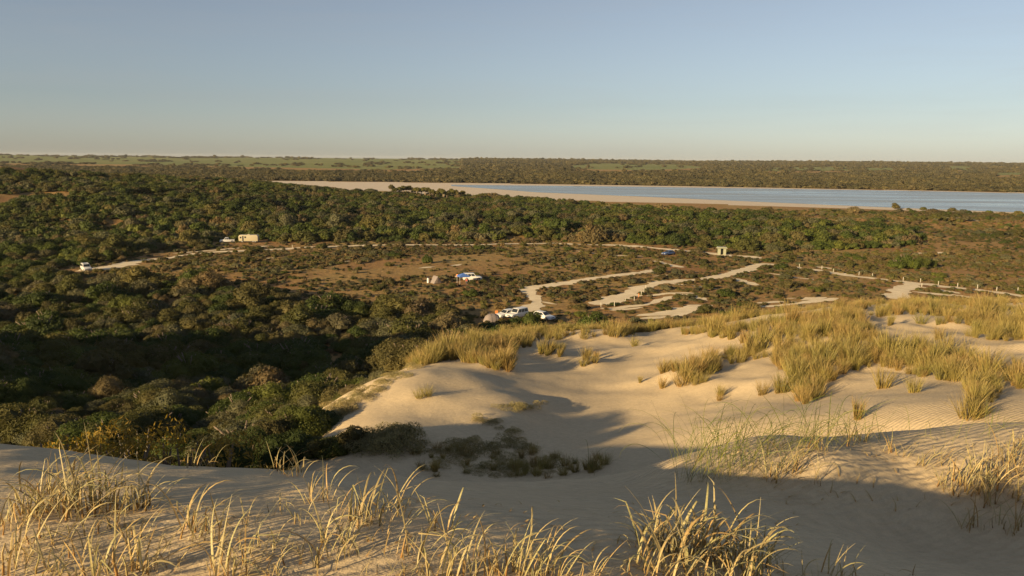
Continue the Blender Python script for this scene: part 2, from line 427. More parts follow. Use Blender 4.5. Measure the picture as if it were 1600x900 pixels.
# ------------------------------------------------------------------ object helpers
def tag(o, label=None, cat=None, group=None, kind=None):
    if label: o['label'] = label
    if cat: o['category'] = cat
    if group: o['group'] = group
    if kind: o['kind'] = kind
    return o
def link(name, me, parent=None, mat=None, loc=None):
    o = bpy.data.objects.new(name, me)
    C.objects.link(o)
    if mat is not None and me is not None and not me.materials: me.materials.append(mat)
    if parent is not None: o.parent = parent
    if loc is not None: o.location = loc
    return o
def empty(name, loc, rz=0.0):
    o = bpy.data.objects.new(name, None); o.location = loc; o.rotation_euler = (0, 0, rz); o.empty_display_size = 0.2
    C.objects.link(o); return o

def quads_mesh(name, V, Q, mat=None, smooth=False, uv=None):
    me = bpy.data.meshes.new(name)
    V = np.asarray(V, np.float32); Q = np.asarray(Q, np.int32)
    k = Q.shape[1]
    me.vertices.add(len(V)); me.vertices.foreach_set('co', V.ravel())
    me.loops.add(Q.size); me.loops.foreach_set('vertex_index', Q.ravel())
    me.polygons.add(len(Q)); me.polygons.foreach_set('loop_start', np.arange(0, Q.size, k, dtype=np.int32))
    if uv is not None:
        l = me.uv_layers.new(name='UVMap'); l.data.foreach_set('uv', np.asarray(uv, np.float32)[Q.ravel()].ravel())
    me.update(calc_edges=True)
    me.polygons.foreach_set('use_smooth', np.full(len(Q), smooth))
    if mat: me.materials.append(mat)
    return me

# ------------------------------------------------------------------ the ground sheet (polar grid round the viewpoint)
FRONT = 50.0
ang = np.concatenate([np.arange(-FRONT, FRONT, 0.2), np.arange(FRONT, 360 - FRONT, 5.0)])
ang = np.radians(ang)
rad = [0.25, 0.6]
r_ = 1.0
while r_ < 9500:
    rad.append(r_); r_ *= 1.011 if r_ < 130 else 1.022
rad = np.array(rad)
GX = np.sin(ang)[None, :] * rad[:, None]; GY = np.cos(ang)[None, :] * rad[:, None]
GZ = height(GX.ravel(), GY.ravel()).reshape(GX.shape)
GV = np.stack([GX, GY, GZ], -1).reshape(-1, 3)
na, nr = len(ang), len(rad)
ii, jj = np.meshgrid(np.arange(nr - 1), np.arange(na), indexing='ij')
j2 = (jj + 1) % na
GQ = np.stack([ii * na + jj, ii * na + j2, (ii + 1) * na + j2, (ii + 1) * na + jj], -1).reshape(-1, 4)[:, ::-1]
cen = GV[GQ].mean(1)
cpx, cpy, cf = project(cen)

DUNE = [(-45, -60), (-45, 0), (-26, 6), (-12, 8.8), (-8.5, 10.5), (-7.6, 13), (-7.0, 19), (-7.3, 24), (-7.1, 28), (-6.6, 33), (-5.2, 38), (-3.2, 44), (-1, 50), (8, 53), (20, 52),
        (32, 54), (60, 58), (130, 62), (130, -60)]
wob = 0.5 * fbm(cen[:, 0] / 2.0, cen[:, 1] / 2.0, 31)
is_dune = inside(cen[:, 0] + wob, cen[:, 1] + wob, DUNE)
LAKE_FAR = [(392, 282), (800, 287), (1000, 290), (1200, 293.5), (1430, 297.5), (1600, 301), (2000, 309)]
WATER_FAR = [(705, 288.7), (800, 289.6), (1000, 291.8), (1200, 294.8), (1430, 298.3), (1600, 302.2), (2000, 310.5)]
WATER_NEAR = [(2000, 349), (1600, 332), (1400, 324.5), (1200, 316), (1000, 307), (840, 300.5), (775, 295.5), (705, 290.6)]
SHORE_NEAR = [(2000, 352), (1600, 334.5), (1400, 328.5), (1200, 321.5), (1000, 316), (800, 311), (620, 306), (500, 298), (392, 285)]
lake_poly = LAKE_FAR + SHORE_NEAR
is_shore = inside(cpx, cpy, lake_poly) & (cen[:, 1] > 380) & (cen[:, 1] < 1300) & (cen[:, 2] < 1.5)
PADDOCK = [[(-300, 240), (60, 240), (300, 241), (720, 243), (725, 262), (600, 265), (400, 261), (200, 257), (0, 255), (-300, 252)],
           [(890, 259), (930, 255), (1060, 257), (1110, 262), (1010, 266), (900, 264)],
           [(1190, 262), (1330, 260), (1330, 267), (1200, 268)], [(1350, 262), (1400, 262), (1400, 266), (1350, 266)],
           [(1480, 259), (1520, 259), (1520, 266), (1485, 266)], [(1550, 270), (1600, 269), (1600, 273), (1560, 274)]]
is_field = np.zeros(len(cen), bool)
for pg in PADDOCK: is_field |= inside(cpx, cpy, pg)
is_field &= (cen[:, 1] > 1500)
grp = np.zeros(len(cen), int); grp[is_dune] = 1; grp[is_shore] = 2; grp[is_field] = 3
for g, (nm, mt, lb) in enumerate([('ground', M_SOIL, None), ('sand_dune', M_SAND, None), ('lake_shore', M_SHORE, None), ('paddock', M_FIELD, None)]):
    q = GQ[grp == g]
    if not len(q): continue
    u, inv = np.unique(q.ravel(), return_inverse=True)
    o = link(nm, quads_mesh(nm, GV[u], inv.reshape(-1, 4), mt, True))
    tag(o, kind='structure')
# lake water: a level sheet 6 cm above the basin
wp = [on_plain(px, py, 0.06) for px, py in WATER_FAR] + [on_plain(px, py, 0.06) for px, py in WATER_NEAR]
bm = bmesh.new()
vs = [bm.verts.new(p) for p in wp]
bm.faces.new(vs)
me = bpy.data.meshes.new('lake_water'); bm.to_mesh(me); bm.free()
tag(link('lake_water', me, mat=M_WATER), kind='structure')

# ------------------------------------------------------------------ sandy tracks and bare patches on the plain
def strip(name, pix, width, seed, mat=M_TRACK):
    P = np.array([on_plain(px, py, 0.0)[:2] for px, py in pix])
    seg = np.r_[0, np.cumsum(np.hypot(*np.diff(P, axis=0).T))]
    n = max(8, int(seg[-1] / 0.9))
    s = np.linspace(0, seg[-1], n)
    X = np.interp(s, seg, P[:, 0]); Y = np.interp(s, seg, P[:, 1])
    for _ in range(6):
        X[1:-1] = (X[:-2] + 2 * X[1:-1] + X[2:]) / 4; Y[1:-1] = (Y[:-2] + 2 * Y[1:-1] + Y[2:]) / 4
    T = np.stack([np.gradient(X), np.gradient(Y)], -1); T /= np.linalg.norm(T, axis=1)[:, None]
    Nn = np.stack([-T[:, 1], T[:, 0]], -1)
    wd = width * 0.76 * (1 + 0.35 * vnoise(s / 9, s * 0 + seed, 1)) * np.clip(np.minimum(s, seg[-1] - s) / 3 + 0.25, 0, 1)
    V = []; cols = 5
    for k in range(cols):
        a = (k / (cols - 1) - 0.5) + ((0.22 * vnoise(s / 3.0, s * 0 + k, seed) + 0.14 * vnoise(s / 1.1, s * 0 + k, seed + 5)) if k in (0, cols - 1) else 0)
        xx = X + Nn[:, 0] * wd * a; yy = Y + Nn[:, 1] * wd * a
        V.append(np.stack([xx, yy, height(xx, yy) + 0.05], -1))
    V = np.stack(V, 1).reshape(-1, 3)
    i, k = np.meshgrid(np.arange(n - 1), np.arange(cols - 1), indexing='ij')
    Q = np.stack([i * cols + k, i * cols + k + 1, (i + 1) * cols + k + 1, (i + 1) * cols + k], -1).reshape(-1, 4)[:, ::-1]
    return tag(link(name, quads_mesh(name, V, Q, mat, True)), kind='structure')
TRACKS = [
    ([(118, 425), (150, 421), (185, 416), (215, 408), (262, 402), (330, 393), (420, 389), (470, 386), (560, 384), (650, 383), (720, 383), (790, 381), (850, 380), (900, 382),
      (965, 384), (1000, 386), (1040, 390), (1090, 394), (1130, 399), (1190, 404)], 4.6),
    ([(125, 424), (150, 422), (180, 419), (205, 413)], 9.0),
    ([(270, 395), (330, 390), (420, 383)], 2.6),
    ([(796, 488), (830, 481), (842, 472), (832, 461), (824, 454), (836, 449), (872, 445), (915, 438), (960, 432), (1000, 427), (1032, 422)], 4.6),
    ([(925, 474), (955, 469), (985, 458), (1008, 448), (1040, 442), (1090, 438), (1130, 432), (1165, 422), (1195, 412)], 5.5),
    ([(1170, 420), (1195, 412), (1240, 417), (1290, 425), (1330, 432), (1380, 438), (1430, 444), (1480, 449), (1540, 456), (1600, 465), (1680, 478)], 4.6),
    ([(1395, 468), (1412, 455), (1432, 444)], 6.5),
    ([(1130, 434), (1160, 440), (1185, 448)], 3.5),
    ([(1018, 407), (1042, 412), (1066, 418)], 3.5),
    ([(1200, 339), (1320, 341), (1450, 343), (1575, 346), (1700, 350)], 5.5),
    ([(1432, 395), (1482, 395)], 4.5),
    ([(1130, 399), (1160, 401), (1190, 403)], 9.0),
    ([(995, 492), (1035, 490), (1070, 484), (1095, 477)], 4.5), ([(1040, 458), (1085, 463), (1105, 470)], 2.2),
    ([(1110, 497), (1145, 500), (1175, 503)], 4.5), ([(938, 480), (970, 483), (1005, 479)], 2.6), ([(1010, 462), (1060, 458), (1090, 459)], 2.4),
    ([(1252, 469), (1272, 467), (1292, 466)], 3.0), ([(1182, 473), (1215, 471), (1245, 472)], 2.6), ([(1228, 466), (1245, 466)], 1.6),
    ([(1180, 489), (1200, 487)], 2.2), ([(1440, 450), (1470, 455), (1500, 460)], 3.6), ([(1340, 425), (1268, 417), (1300, 420)], 2.2),
    ([(530, 410), (546, 408)], 2.4), ([(654, 420), (680, 417)], 2.2), ([(706, 416), (722, 413)], 2.8), ([(400, 404), (432, 402)], 1.6), ([(1225, 402), (1255, 404)], 2.4),
    ([(955, 481), (1010, 475), (1050, 463)], 2.6), ([(1000, 497), (1060, 493), (1112, 477)], 2.6), ([(1180, 479), (1240, 475), (1310, 467)], 2.4), ([(1215, 484), (1260, 480)], 1.6),
    ([(1425, 457), (1500, 464), (1570, 473)], 3.0), ([(1020, 440), (1060, 446), (1120, 452)], 1.6), ([(1060, 430), (1020, 433)], 1.6), ([(1200, 428), (1250, 436), (1300, 440)], 1.5), ([(900, 392), (950, 398), (1010, 400)], 1.6),
    ([(846, 470), (870, 474)], 2.0), ([(1600, 478), (1560, 471), (1500, 468)], 2.0),
]
track_pts = []
for k, (pix, wd) in enumerate(TRACKS):
    strip('sand_track', pix, wd, k + 3)
    P = np.array([on_plain(px, py, 0.0)[:2] for px, py in pix])
    for a, b in zip(P[:-1], P[1:]):
        n = max(2, int(np.hypot(*(b - a)) / 1.0))
        for q in np.linspace(0, 1, n): track_pts.append((*(a + (b - a) * q), wd * 0.36))
TP = np.array(track_pts)
def on_track(x, y, margin):
    out = np.zeros(len(x), bool)
    for i in range(0, len(x), 4000):
        d = np.hypot(x[i:i + 4000, None] - TP[None, :, 0], y[i:i + 4000, None] - TP[None, :, 1]) - TP[None, :, 2]
        out[i:i + 4000] = d.min(1) < margin[i:i + 4000]
    return out

# ------------------------------------------------------------------ plant meshes
def leaf_cards(c, n, size, asp=0.5):
    """rhombus leaves at centres c facing n"""
    k = len(c)
    n = n / np.linalg.norm(n, axis=1)[:, None]
    a = R.normal(size=(k, 3)); t = np.cross(n, a); t /= np.linalg.norm(t, axis=1)[:, None]
    b = np.cross(n, t)
    s = size * R.uniform(0.6, 1.35, k)[:, None]
    V = np.stack([c - t * s, c + b * s * asp - n * s * 0.12, c + t * s, c - b * s * asp - n * s * 0.12], 1).reshape(-1, 3)
    return V, np.arange(4 * k).reshape(-1, 4)

def crown(name, lobes, leaves, size, mat, flat=0.75, seed=0, skirt=True, core=True, asp=0.5, fuzz=0.15):
    """a bush crown of unit radius made of leaf clumps on a lobed, broken dome"""
    r0 = np.random.default_rng(seed)
    L = []
    for k in range(lobes):
        az = r0.uniform(0, 2 * math.pi); el = math.asin(r0.uniform(0.02 if skirt else 0.2, 1.0))
        d = r0.uniform(0.35, 0.70)
        L.append((math.cos(az) * math.cos(el) * d, math.sin(az) * math.cos(el) * d, math.sin(el) * d * flat + (0.12 if skirt else 0.32), r0.uniform(0.24, 0.44)))
    L = np.array(L)
    per = r0.choice(lobes, leaves, p=(L[:, 3] ** 2) / (L[:, 3] ** 2).sum())
    v = r0.normal(size=(leaves, 3)); v[:, 2] = np.where(v[:, 2] < -0.2, -v[:, 2], v[:, 2]); v /= np.linalg.norm(v, axis=1)[:, None]
    rr = L[per, 3] * (1 - np.abs(r0.normal(0, 1, leaves)) * fuzz + r0.uniform(-0.03, 0.10, leaves))
    sq = np.array((1, 1, 0.85))
    c = L[per, :3] + v * rr[:, None] * sq
    dd = np.linalg.norm((c[:, None] - L[None, :, :3]) / sq, axis=2) / L[None, :, 3]
    dd[np.arange(leaves), per] = 9
    keep = (dd.min(1) > 0.82) & (c[:, 2] > 0.01)
    c, v = c[keep], v[keep]
    nrm = v + r0.normal(0, 0.55, v.shape)
    V, Q = leaf_cards(c, nrm, size, asp)
    if core:                                   # twiggy inner mass that stops light passing straight through
        bm = bmesh.new()
        for k in range(lobes):
            mtx = Matrix.Translation(L[k, :3]) @ Matrix.Diagonal((*(sq * L[k, 3] * 0.80), 1))
            bmesh.ops.create_icosphere(bm, subdivisions=1, radius=1, matrix=mtx)
        for vv in bm.verts:
            vv.co *= 1 + 0.12 * (r0.random() - 0.5)
            vv.co.z = max(vv.co.z, 0.0)
        bm.verts.ensure_lookup_table()
        cv = np.array([x.co[:] for x in bm.verts]); cq = np.array([[x.index for x in f.verts] for f in bm.faces])
        bm.free()
        cq = np.c_[cq, cq[:, 2]] + len(V)
        me = bpy.data.meshes.new(name)
        VV = np.r_[V, cv]
        faces = Q.tolist() + cq[:, :3].tolist()
        me.from_pydata(VV.tolist(), [], faces)
        me.materials.append(mat)
        return me
    return quads_mesh(name, V, Q, mat)

def tube(bm, pts, r0, r1, n=5):
    rings = []
    pts = [Vector(p) for p in pts]
    for i, p in enumerate(pts):
        d = (pts[min(i + 1, len(pts) - 1)] - pts[max(i - 1, 0)])
        d = d.normalized() if d.length > 1e-9 else Vector((0, 0, 1))
        a = d.orthogonal().normalized(); b = d.cross(a)
        r = r0 + (r1 - r0) * i / max(1, len(pts) - 1)
        rings.append([bm.verts.new(p + a * (r * math.cos(2 * math.pi * k / n)) + b * (r * math.sin(2 * math.pi * k / n))) for k in range(n)])
    for A, B in zip(rings[:-1], rings[1:]):
        for k in range(n):
            bm.faces.new((A[k], A[(k + 1) % n], B[(k + 1) % n], B[k]))
    bm.faces.new(rings[0][::-1]); bm.faces.new(rings[-1])
def bm_mesh(name, bm, mat=None, smooth=False):
    bmesh.ops.recalc_face_normals(bm, faces=bm.faces[:])
    me = bpy.data.meshes.new(name); bm.to_mesh(me); bm.free()
    if smooth: me.polygons.foreach_set('use_smooth', np.full(len(me.polygons), True))
    if mat: me.materials.append(mat)
    return me

def stems_mesh(name, seed, spread=0.5, h=0.75, n=6, r=0.045, mat=M_BARK):
    q = random.Random(seed); bm = bmesh.new()
    for k in range(n):
        a = q.uniform(0, 6.28); e = q.uniform(0.3, 1.0) * spread
        pts = [(0.04 * math.cos(a), 0.04 * math.sin(a), -0.08)]
        x = y = 0
        for s in (0.35, 0.7, 1.0):
            pts.append((math.cos(a) * e * s ** 1.4 + q.uniform(-.04, .04), math.sin(a) * e * s ** 1.4 + q.uniform(-.04, .04), h * s))
        tube(bm, pts, r, r * 0.3, 5)
    return bm_mesh(name, bm, mat, True)

SPEC = [('green', M_GREEN), ('olive', M_OLIVE), ('grey', M_GREY), ('brown', M_BROWN)]
NEAR, MID, FAR = {}, {}, {}
for s, (nm, mt) in enumerate(SPEC):
    NEAR[nm] = [crown('crown', 24 + k * 4, 15000, 0.026 if nm != 'brown' else 0.021, mt, [0.75, 0.95, 0.6][k], 100 + s * 10 + k, fuzz=0.12) for k in range(3)]
    MID[nm] = [crown('crown', 18 + k * 3, 3200, 0.05 if nm != 'brown' else 0.042, mt, [0.7, 0.95, 0.8][k], 200 + s * 10 + k, fuzz=0.14) for k in range(3)]
    FAR[nm] = [crown('crown', 13 + k, 800, 0.09, mt, [0.7, 0.9][k], 300 + s * 10 + k) for k in range(2)]
FARTREE = [crown('crown', 6 + k, 240, 0.2, M_FARLEAF, 0.7, 400 + k) for k in range(3)]
HEATH = [crown('crown', 9 + k, 520, 0.09, mt, 0.45, 500 + k, asp=0.4, fuzz=0.2) for k, mt in enumerate([M_BROWN, M_OLIVE, M_OLIVE, M_GREY])]
STEMS = [stems_mesh('stems', 600 + k) for k in range(4)]

protos = {}
def proto_collection(name, meshes):
    col = bpy.data.collections.new(name)              # only read by the scatter below
    for k, me in enumerate(meshes):
        o = bpy.data.objects.new('%s_%02d' % (name, k), me); col.objects.link(o)
    return col

def scatter(name, P, sc, rz, vi, col, label, cat):
    me = bpy.data.meshes.new(name)
    me.vertices.add(len(P)); me.vertices.foreach_set('co', np.asarray(P, np.float32).ravel())
    a = me.attributes.new('sc', 'FLOAT_VECTOR', 'POINT'); a.data.foreach_set('vector', np.asarray(sc, np.float32).ravel())
    a = me.attributes.new('rz', 'FLOAT_VECTOR', 'POINT'); a.data.foreach_set('vector', np.c_[np.zeros(len(P)), np.zeros(len(P)), rz].astype(np.float32).ravel())
    a = me.attributes.new('vi', 'INT', 'POINT'); a.data.foreach_set('value', np.asarray(vi, np.int32))
    o = link(name, me)
    g = bpy.data.node_groups.new(name, 'GeometryNodeTree')
    g.interface.new_socket('Geometry', in_out='INPUT', socket_type='NodeSocketGeometry')
    g.interface.new_socket('Geometry', in_out='OUTPUT', socket_type='NodeSocketGeometry')
    gi = g.nodes.new('NodeGroupInput'); go = g.nodes.new('NodeGroupOutput')
    ip = g.nodes.new('GeometryNodeInstanceOnPoints'); ip.inputs['Pick Instance'].default_value = True
    ci = g.nodes.new('GeometryNodeCollectionInfo'); ci.inputs['Collection'].default_value = col
    ci.inputs['Separate Children'].default_value = True; ci.inputs['Reset Children'].default_value = True
    def attr(nm, typ):
        n = g.nodes.new('GeometryNodeInputNamedAttribute'); n.data_type = typ; n.inputs['Name'].default_value = nm; return n.outputs[0]
    er = g.nodes.new('FunctionNodeEulerToRotation')
    g.links.new(attr('rz', 'FLOAT_VECTOR'), er.inputs[0])
    g.links.new(gi.outputs[0], ip.inputs['Points']); g.links.new(ci.outputs[0], ip.inputs['Instance'])
    g.links.new(attr('vi', 'INT'), ip.inputs['Instance Index'])
    g.links.new(er.outputs[0], ip.inputs['Rotation']); g.links.new(attr('sc', 'FLOAT_VECTOR'), ip.inputs['Scale'])
    g.links.new(ip.outputs[0], go.inputs[0])
    md = o.modifiers.new('scatter', 'NODES'); md.node_group = g
    tag(o, label, cat, kind='stuff')
    return o

def jgrid(x0, x1, y0, y1, step):
    xs = np.arange(x0, x1, step); ys = np.arange(y0, y1, step)
    X, Y = np.meshgrid(xs, ys); X = X.ravel(); Y = Y.ravel()
    return X + R.uniform(-.5, .5, len(X)) * step, Y + R.uniform(-.5, .5, len(Y)) * step

# ------------------------------------------------------------------ vegetation zones (pixel outlines of the ground they cover)
TALL = [(-900, 240), (400, 284), (620, 300), (1150, 336), (1250, 346), (1400, 358), (1450, 378), (1400, 388), (1200, 394), (1100, 386), (950, 379), (800, 374), (600, 378), (450, 378),
        (260, 391), (150, 410), (100, 428), (150, 436), (250, 446), (420, 452), (480, 474), (560, 482), (640, 494), (790, 500), (900, 505), (950, 520), (700, 560), (560, 700), (520, 800), (0, 1400), (-2000, 1400), (-2000, 240)]
MEADOW = [(450, 430), (540, 412), (660, 400), (790, 396), (800, 412), (760, 426), (640, 432), (520, 442)]
BROWNCLEAR = [(-200, 303), (0, 304), (115, 299), (112, 309), (50, 313), (0, 322), (-200, 330)]
def zone(P):
    px, py, f = project(P)
    tall = inside(px, py, TALL) & (P[:, 1] < 1350)
    mead = inside(px, py, MEADOW) | inside(px, py, BROWNCLEAR)
    return px, py, tall & ~mead, mead

# candidates: tall scrub
def candidates(step, x0, x1, y0, y1):
    X, Y = jgrid(x0, x1, y0, y1, step)
    keep = np.abs(X) < 0.80 * Y + 14
    X, Y = X[keep], Y[keep]
    P = np.stack([X, Y, height(X, Y)], -1)
    return P
shr = [candidates(2.3, -120, 40, 8, 150), candidates(3.4, -420, 420, 150, 480), candidates(5.0, -620, 300, 480, 720), candidates(8.0, -950, -120, 720, 1350)]
shr = np.concatenate(shr)
px, py, tall, mead = zone(shr)
sand = inside(shr[:, 0] - 0.2, shr[:, 1], DUNE)
lakeb = inside(px, py, lake_poly) & (shr[:, 1] > 400)
keep = tall & ~sand & ~lakeb & (shr[:, 1] > 9)
keep &= fbm(shr[:, 0] / 14, shr[:, 1] / 14, 41) > -0.95
shr = shr[keep]
rr = 1.42 * np.exp(R.normal(0, 0.33, len(shr))) * (1 + 0.22 * fbm(shr[:, 0] / 18, shr[:, 1] / 18, 43))
rr = np.clip(rr * np.where(R.random(len(rr)) < 0.10, 1.7, 1.0), 0.55, 3.4) * np.interp(shr[:, 1], [0, 25, 60, 150, 480, 700], [0.6, 0.8, 1.0, 1.45, 2.0, 3.0]) * np.where(shr[:, 1] > 720, 1.5, 1)
hh = np.minimum(rr * R.uniform(0.75, 1.15, len(shr)), np.where(shr[:, 1] > 330, 4.6, 9))
nz = fbm(shr[:, 0] / 16, shr[:, 1] / 16, 47) + R.normal(0, 0.45, len(shr))
spec = np.select([nz < -0.8, nz < -0.3, nz < 0.45], [3, 2, 1], 0)
spec = np.where((shr[:, 1] > 200) & (R.random(len(shr)) < 0.45), 0, spec)
# scattered bushes on the heath
hb = candidates(5.5, -160, 330, 105, 480)
px, py, tall, mead = zone(hb)
dens = 0.46 + 0.5 * fbm(hb[:, 0] / 22, hb[:, 1] / 22, 53)
right_clump = inside(px, py, [(1330, 385), (1480, 385), (1470, 425), (1380, 425)])
keep = ~tall & ~mead & ~inside(hb[:, 0], hb[:, 1] - 3, DUNE) & ~(inside(px, py, lake_poly)) & (py > 318) & (R.random(len(hb)) < dens)
hb = hb[keep]
hr = np.clip(1.0 * np.exp(R.normal(0, 0.38, len(hb))), 0.5, 2.6) * np.interp(hb[:, 1], [100, 300, 480], [0.9, 1.5, 2.2])
hspec = np.select([R.random(len(hb)) < 0.15, R.random(len(hb)) < 0.25, R.random(len(hb)) < 0.4], [3, 2, 0], 1)
allP = np.concatenate([shr, hb]); allR = np.concatenate([rr, hr]); allH = np.concatenate([hh, hr * R.uniform(0.6, 0.9, len(hb))])
allS = np.concatenate([spec, hspec]); isheath = np.r_[np.zeros(len(shr), bool), np.ones(len(hb), bool)]
ok = ~on_track(allP[:, 0], allP[:, 1], allR * 0.75)
CLEAR = []      # (x, y, r) kept free for vehicles and tents, filled from pixel positions
for px_, py_, rad_ in [(136, 425, 6), (390, 379, 7), (356, 379, 4), (677, 442, 5), (727, 443, 6), (765, 502, 4.5), (793, 494, 5), (809, 494, 5), (850, 497, 4), (1045, 399, 5), (1128, 398, 5), (1222, 494, 3)]:
    q = on_plain(px_, py_, 0); CLEAR.append((q[0], q[1], rad_))
    d = np.hypot(allP[:, 0] - q[0], allP[:, 1] - q[1]); ok &= d > rad_ * 0.6 + allR
    # keep the sight line just in front of it low
    t = np.clip((allP[:, 0] * q[0] + allP[:, 1] * q[1]) / (q[0] ** 2 + q[1] ** 2), 0, 1)
    dl = np.hypot(allP[:, 0] - q[0] * t, allP[:, 1] - q[1] * t)
    zl = EYE + (q[2] + 0.35 - EYE) * t
    ok &= ~((dl < rad_ * 0.55 + allR * 0.7) & (allP[:, 2] + allH * 1.05 > zl) & (t > 0.6) & (t < 1))
hid = hidden_by(allP + np.c_[np.zeros(len(allP)), np.zeros(len(allP)), allH])
ok &= hid < 2.0
allP, allR, allH, allS, isheath, hid = [a[ok] for a in (allP, allR, allH, allS, isheath, hid)]
px, py, f = project(allP + np.c_[np.zeros(len(allP)), np.zeros(len(allP)), allH * 0.6])
inview = (px > -20) & (px < 1620) & (py < 880) & (hid < -0.1)
size_px = allR / np.maximum(f, 1) * F_PX
order = np.argsort(-np.where(inview, size_px, -1))
single = np.zeros(len(allP), bool)
cnt = {True: 0, False: 0}; lim = {False: 290, True: 120}
for i in order:
    hk = bool(isheath[i])
    if not inview[i]: break
    if cnt[hk] < lim[hk]: single[i] = True; cnt[hk] += 1
print('shrubs', len(allP), 'single', single.sum())
WORDS = {0: ('dark green rounded shrub', 'green'), 1: ('olive leafy shrub', 'olive'), 2: ('grey green bushy shrub', 'grey'), 3: ('brown twiggy shrub', 'brown')}
for i in np.nonzero(single)[0]:
    x, y, z = allP[i]; sp = allS[i]; wname, key = WORDS[sp]
    pxi = px[i]; wname = ('big ' if allR[i] > 1.35 else 'small ') + wname
    if isheath[i]:
        side = 'on the open brown heath' if pxi < 1050 else 'among the pale sandy tracks'
        lab = wname + ' ' + side; grp_ = wname + 's ' + side
        name = 'heath_bush'
    else:
        side = 'just behind the yellow shrubs' if y < 40 else ('below the left dune lip' if y < 60 else ('in the dark shaded band' if y < 90 else ('beyond the shaded band' if y < 125 else 'at the edge of the plain')))
        side += ', by the left edge' if pxi < 260 else (', towards the dune' if pxi > 480 else ', mid slope')
        lab = wname + ' ' + side; grp_ = wname + 's ' + side
        name = 'coastal_shrub'
    root = empty(name, (x, y, z - 0.05), rnd.uniform(0, 6.28))
    tag(root, lab, 'shrub', grp_)
    lod = NEAR if y < 75 else MID
    c = link('crown', rnd.choice(lod[key]), root); c.scale = (allR[i], allR[i], allH[i])
    s_ = link('stems', rnd.choice(STEMS), root); s_.scale = (allR[i], allR[i], allH[i])
rest = ~single
nearest = [m_ for k in ('green', 'olive', 'grey', 'brown') for m_ in NEAR[k]]            # 12
midst = [m_ for k in ('green', 'olive', 'grey', 'brown') for m_ in MID[k]]               # 12
farst = [m_ for k in ('green', 'olive', 'grey', 'brown') for m_ in FAR[k]]               # 8
COL_SHRUB = proto_collection('scrub_crown', nearest + midst + farst)
y_ = allP[rest, 1]; s_ = allS[rest]
vi = np.where(y_ < 75, s_ * 3 + R.integers(0, 3, rest.sum()), np.where(y_ < 260, 12 + s_ * 3 + R.integers(0, 3, rest.sum()), 24 + s_ * 2 + R.integers(0, 2, rest.sum())))
scatter('scrub', allP[rest] - np.array((0, 0, 0.05)), np.c_[allR[rest], allR[rest], allH[rest]], R.uniform(0, 6.28, rest.sum()), vi, COL_SHRUB,
        'dense mixed green and brown coastal scrub covering the slope and plain', 'scrub')

# low heath cover over the plain
he = np.concatenate([candidates(1.5, -130, 260, 100, 260), candidates(2.3, -220, 380, 260, 480)])
px, py, tall, mead = zone(he)
keep = ~inside(he[:, 0], he[:, 1] - 2, DUNE) & ~inside(px, py, lake_poly) & (py > 318)
pr = 0.66 + 0.5 * fbm(he[:, 0] / 10, he[:, 1] / 10, 61)
pr = np.where(mead, 0.12, pr); pr = np.where(tall, 0.25, pr)
keep &= R.random(len(he)) < pr
he = he[keep]
her = np.clip(0.72 * np.exp(R.normal(0, 0.35, len(he))), 0.28, 1.8) * np.interp(he[:, 1], [100, 300, 480], [0.9, 1.2, 1.7])
k = ~on_track(he[:, 0], he[:, 1], her * 0.2)
for cx_, cy_, cr in CLEAR: k &= np.hypot(he[:, 0] - cx_, he[:, 1] - cy_) > cr * 0.6
k &= hidden_by(he + np.array((0, 0, 0.6))) < 1.0
he, her = he[k], her[k]
hv = R.choice(4, len(he), p=(0.4, 0.25, 0.2, 0.15))
scatter('heath', he - np.array((0, 0, 0.04)), np.c_[her, her, her * R.uniform(0.7, 1.2, len(he))], R.uniform(0, 6.28, len(he)), hv, proto_collection('heath_crown', HEATH),
        'low brown heath plants covering the open plain', 'heath')

# far woods beyond the lake
fx, fy = [], []
for y0, y1, st in ((820, 1400, 7.5), (1400, 2300, 11.0), (2300, 5200, 20.0)):
    X, Y = jgrid(-0.75 * y1, 0.75 * y1, y0, y1, st)
    kk = np.abs(X) < 0.73 * Y
    fx.append(X[kk]); fy.append(Y[kk])
X = np.concatenate(fx); Y = np.concatenate(fy)
P = np.stack([X, Y, height(X, Y)], -1)
px, py, f = project(P)
k = ~inside(px, py, lake_poly) & ((py < np.interp(px, [a for a, b in LAKE_FAR], [b for a, b in LAKE_FAR]) - 0.3) | (px < 392))
k &= ~inside(px, py, BROWNCLEAR)
fld = np.zeros(len(P), bool)
ptx, pty, _f = project(P + np.array((0, 0, 8.0)))
for pg in PADDOCK: fld |= inside(px, py, pg) | inside(ptx, pty, pg) | inside((px + ptx) / 2, (py + pty) / 2, pg)
fld &= Y > 1250
nzz = fbm(X / 160, Y / 160, 71)
k &= ~fld | ((R.random(len(P)) < 0.04) & (nzz > 0.1)) | (nzz > 0.95)
k &= ~((Y > 1700) & (nzz < -0.75))
P = P[k]; Y = P[:, 1]
tr = np.interp(Y, [800, 1400, 2300, 5200], [5.8, 7.5, 11, 16]) * np.exp(R.normal(0, 0.25, len(P)))
th = np.interp(Y, [800, 1400, 2300, 5200], [3.8, 5, 6.5, 8.5]) * np.exp(R.normal(0, 0.28, len(P)))
scatter('far_woods', P, np.c_[tr, tr, th], R.uniform(0, 6.28, len(P)), R.integers(0, 3, len(P)), proto_collection('far_crown', FARTREE),
        'far dark woodland beyond the lake reaching to the horizon', 'woods')
print('far', len(P), 'heath', len(he))

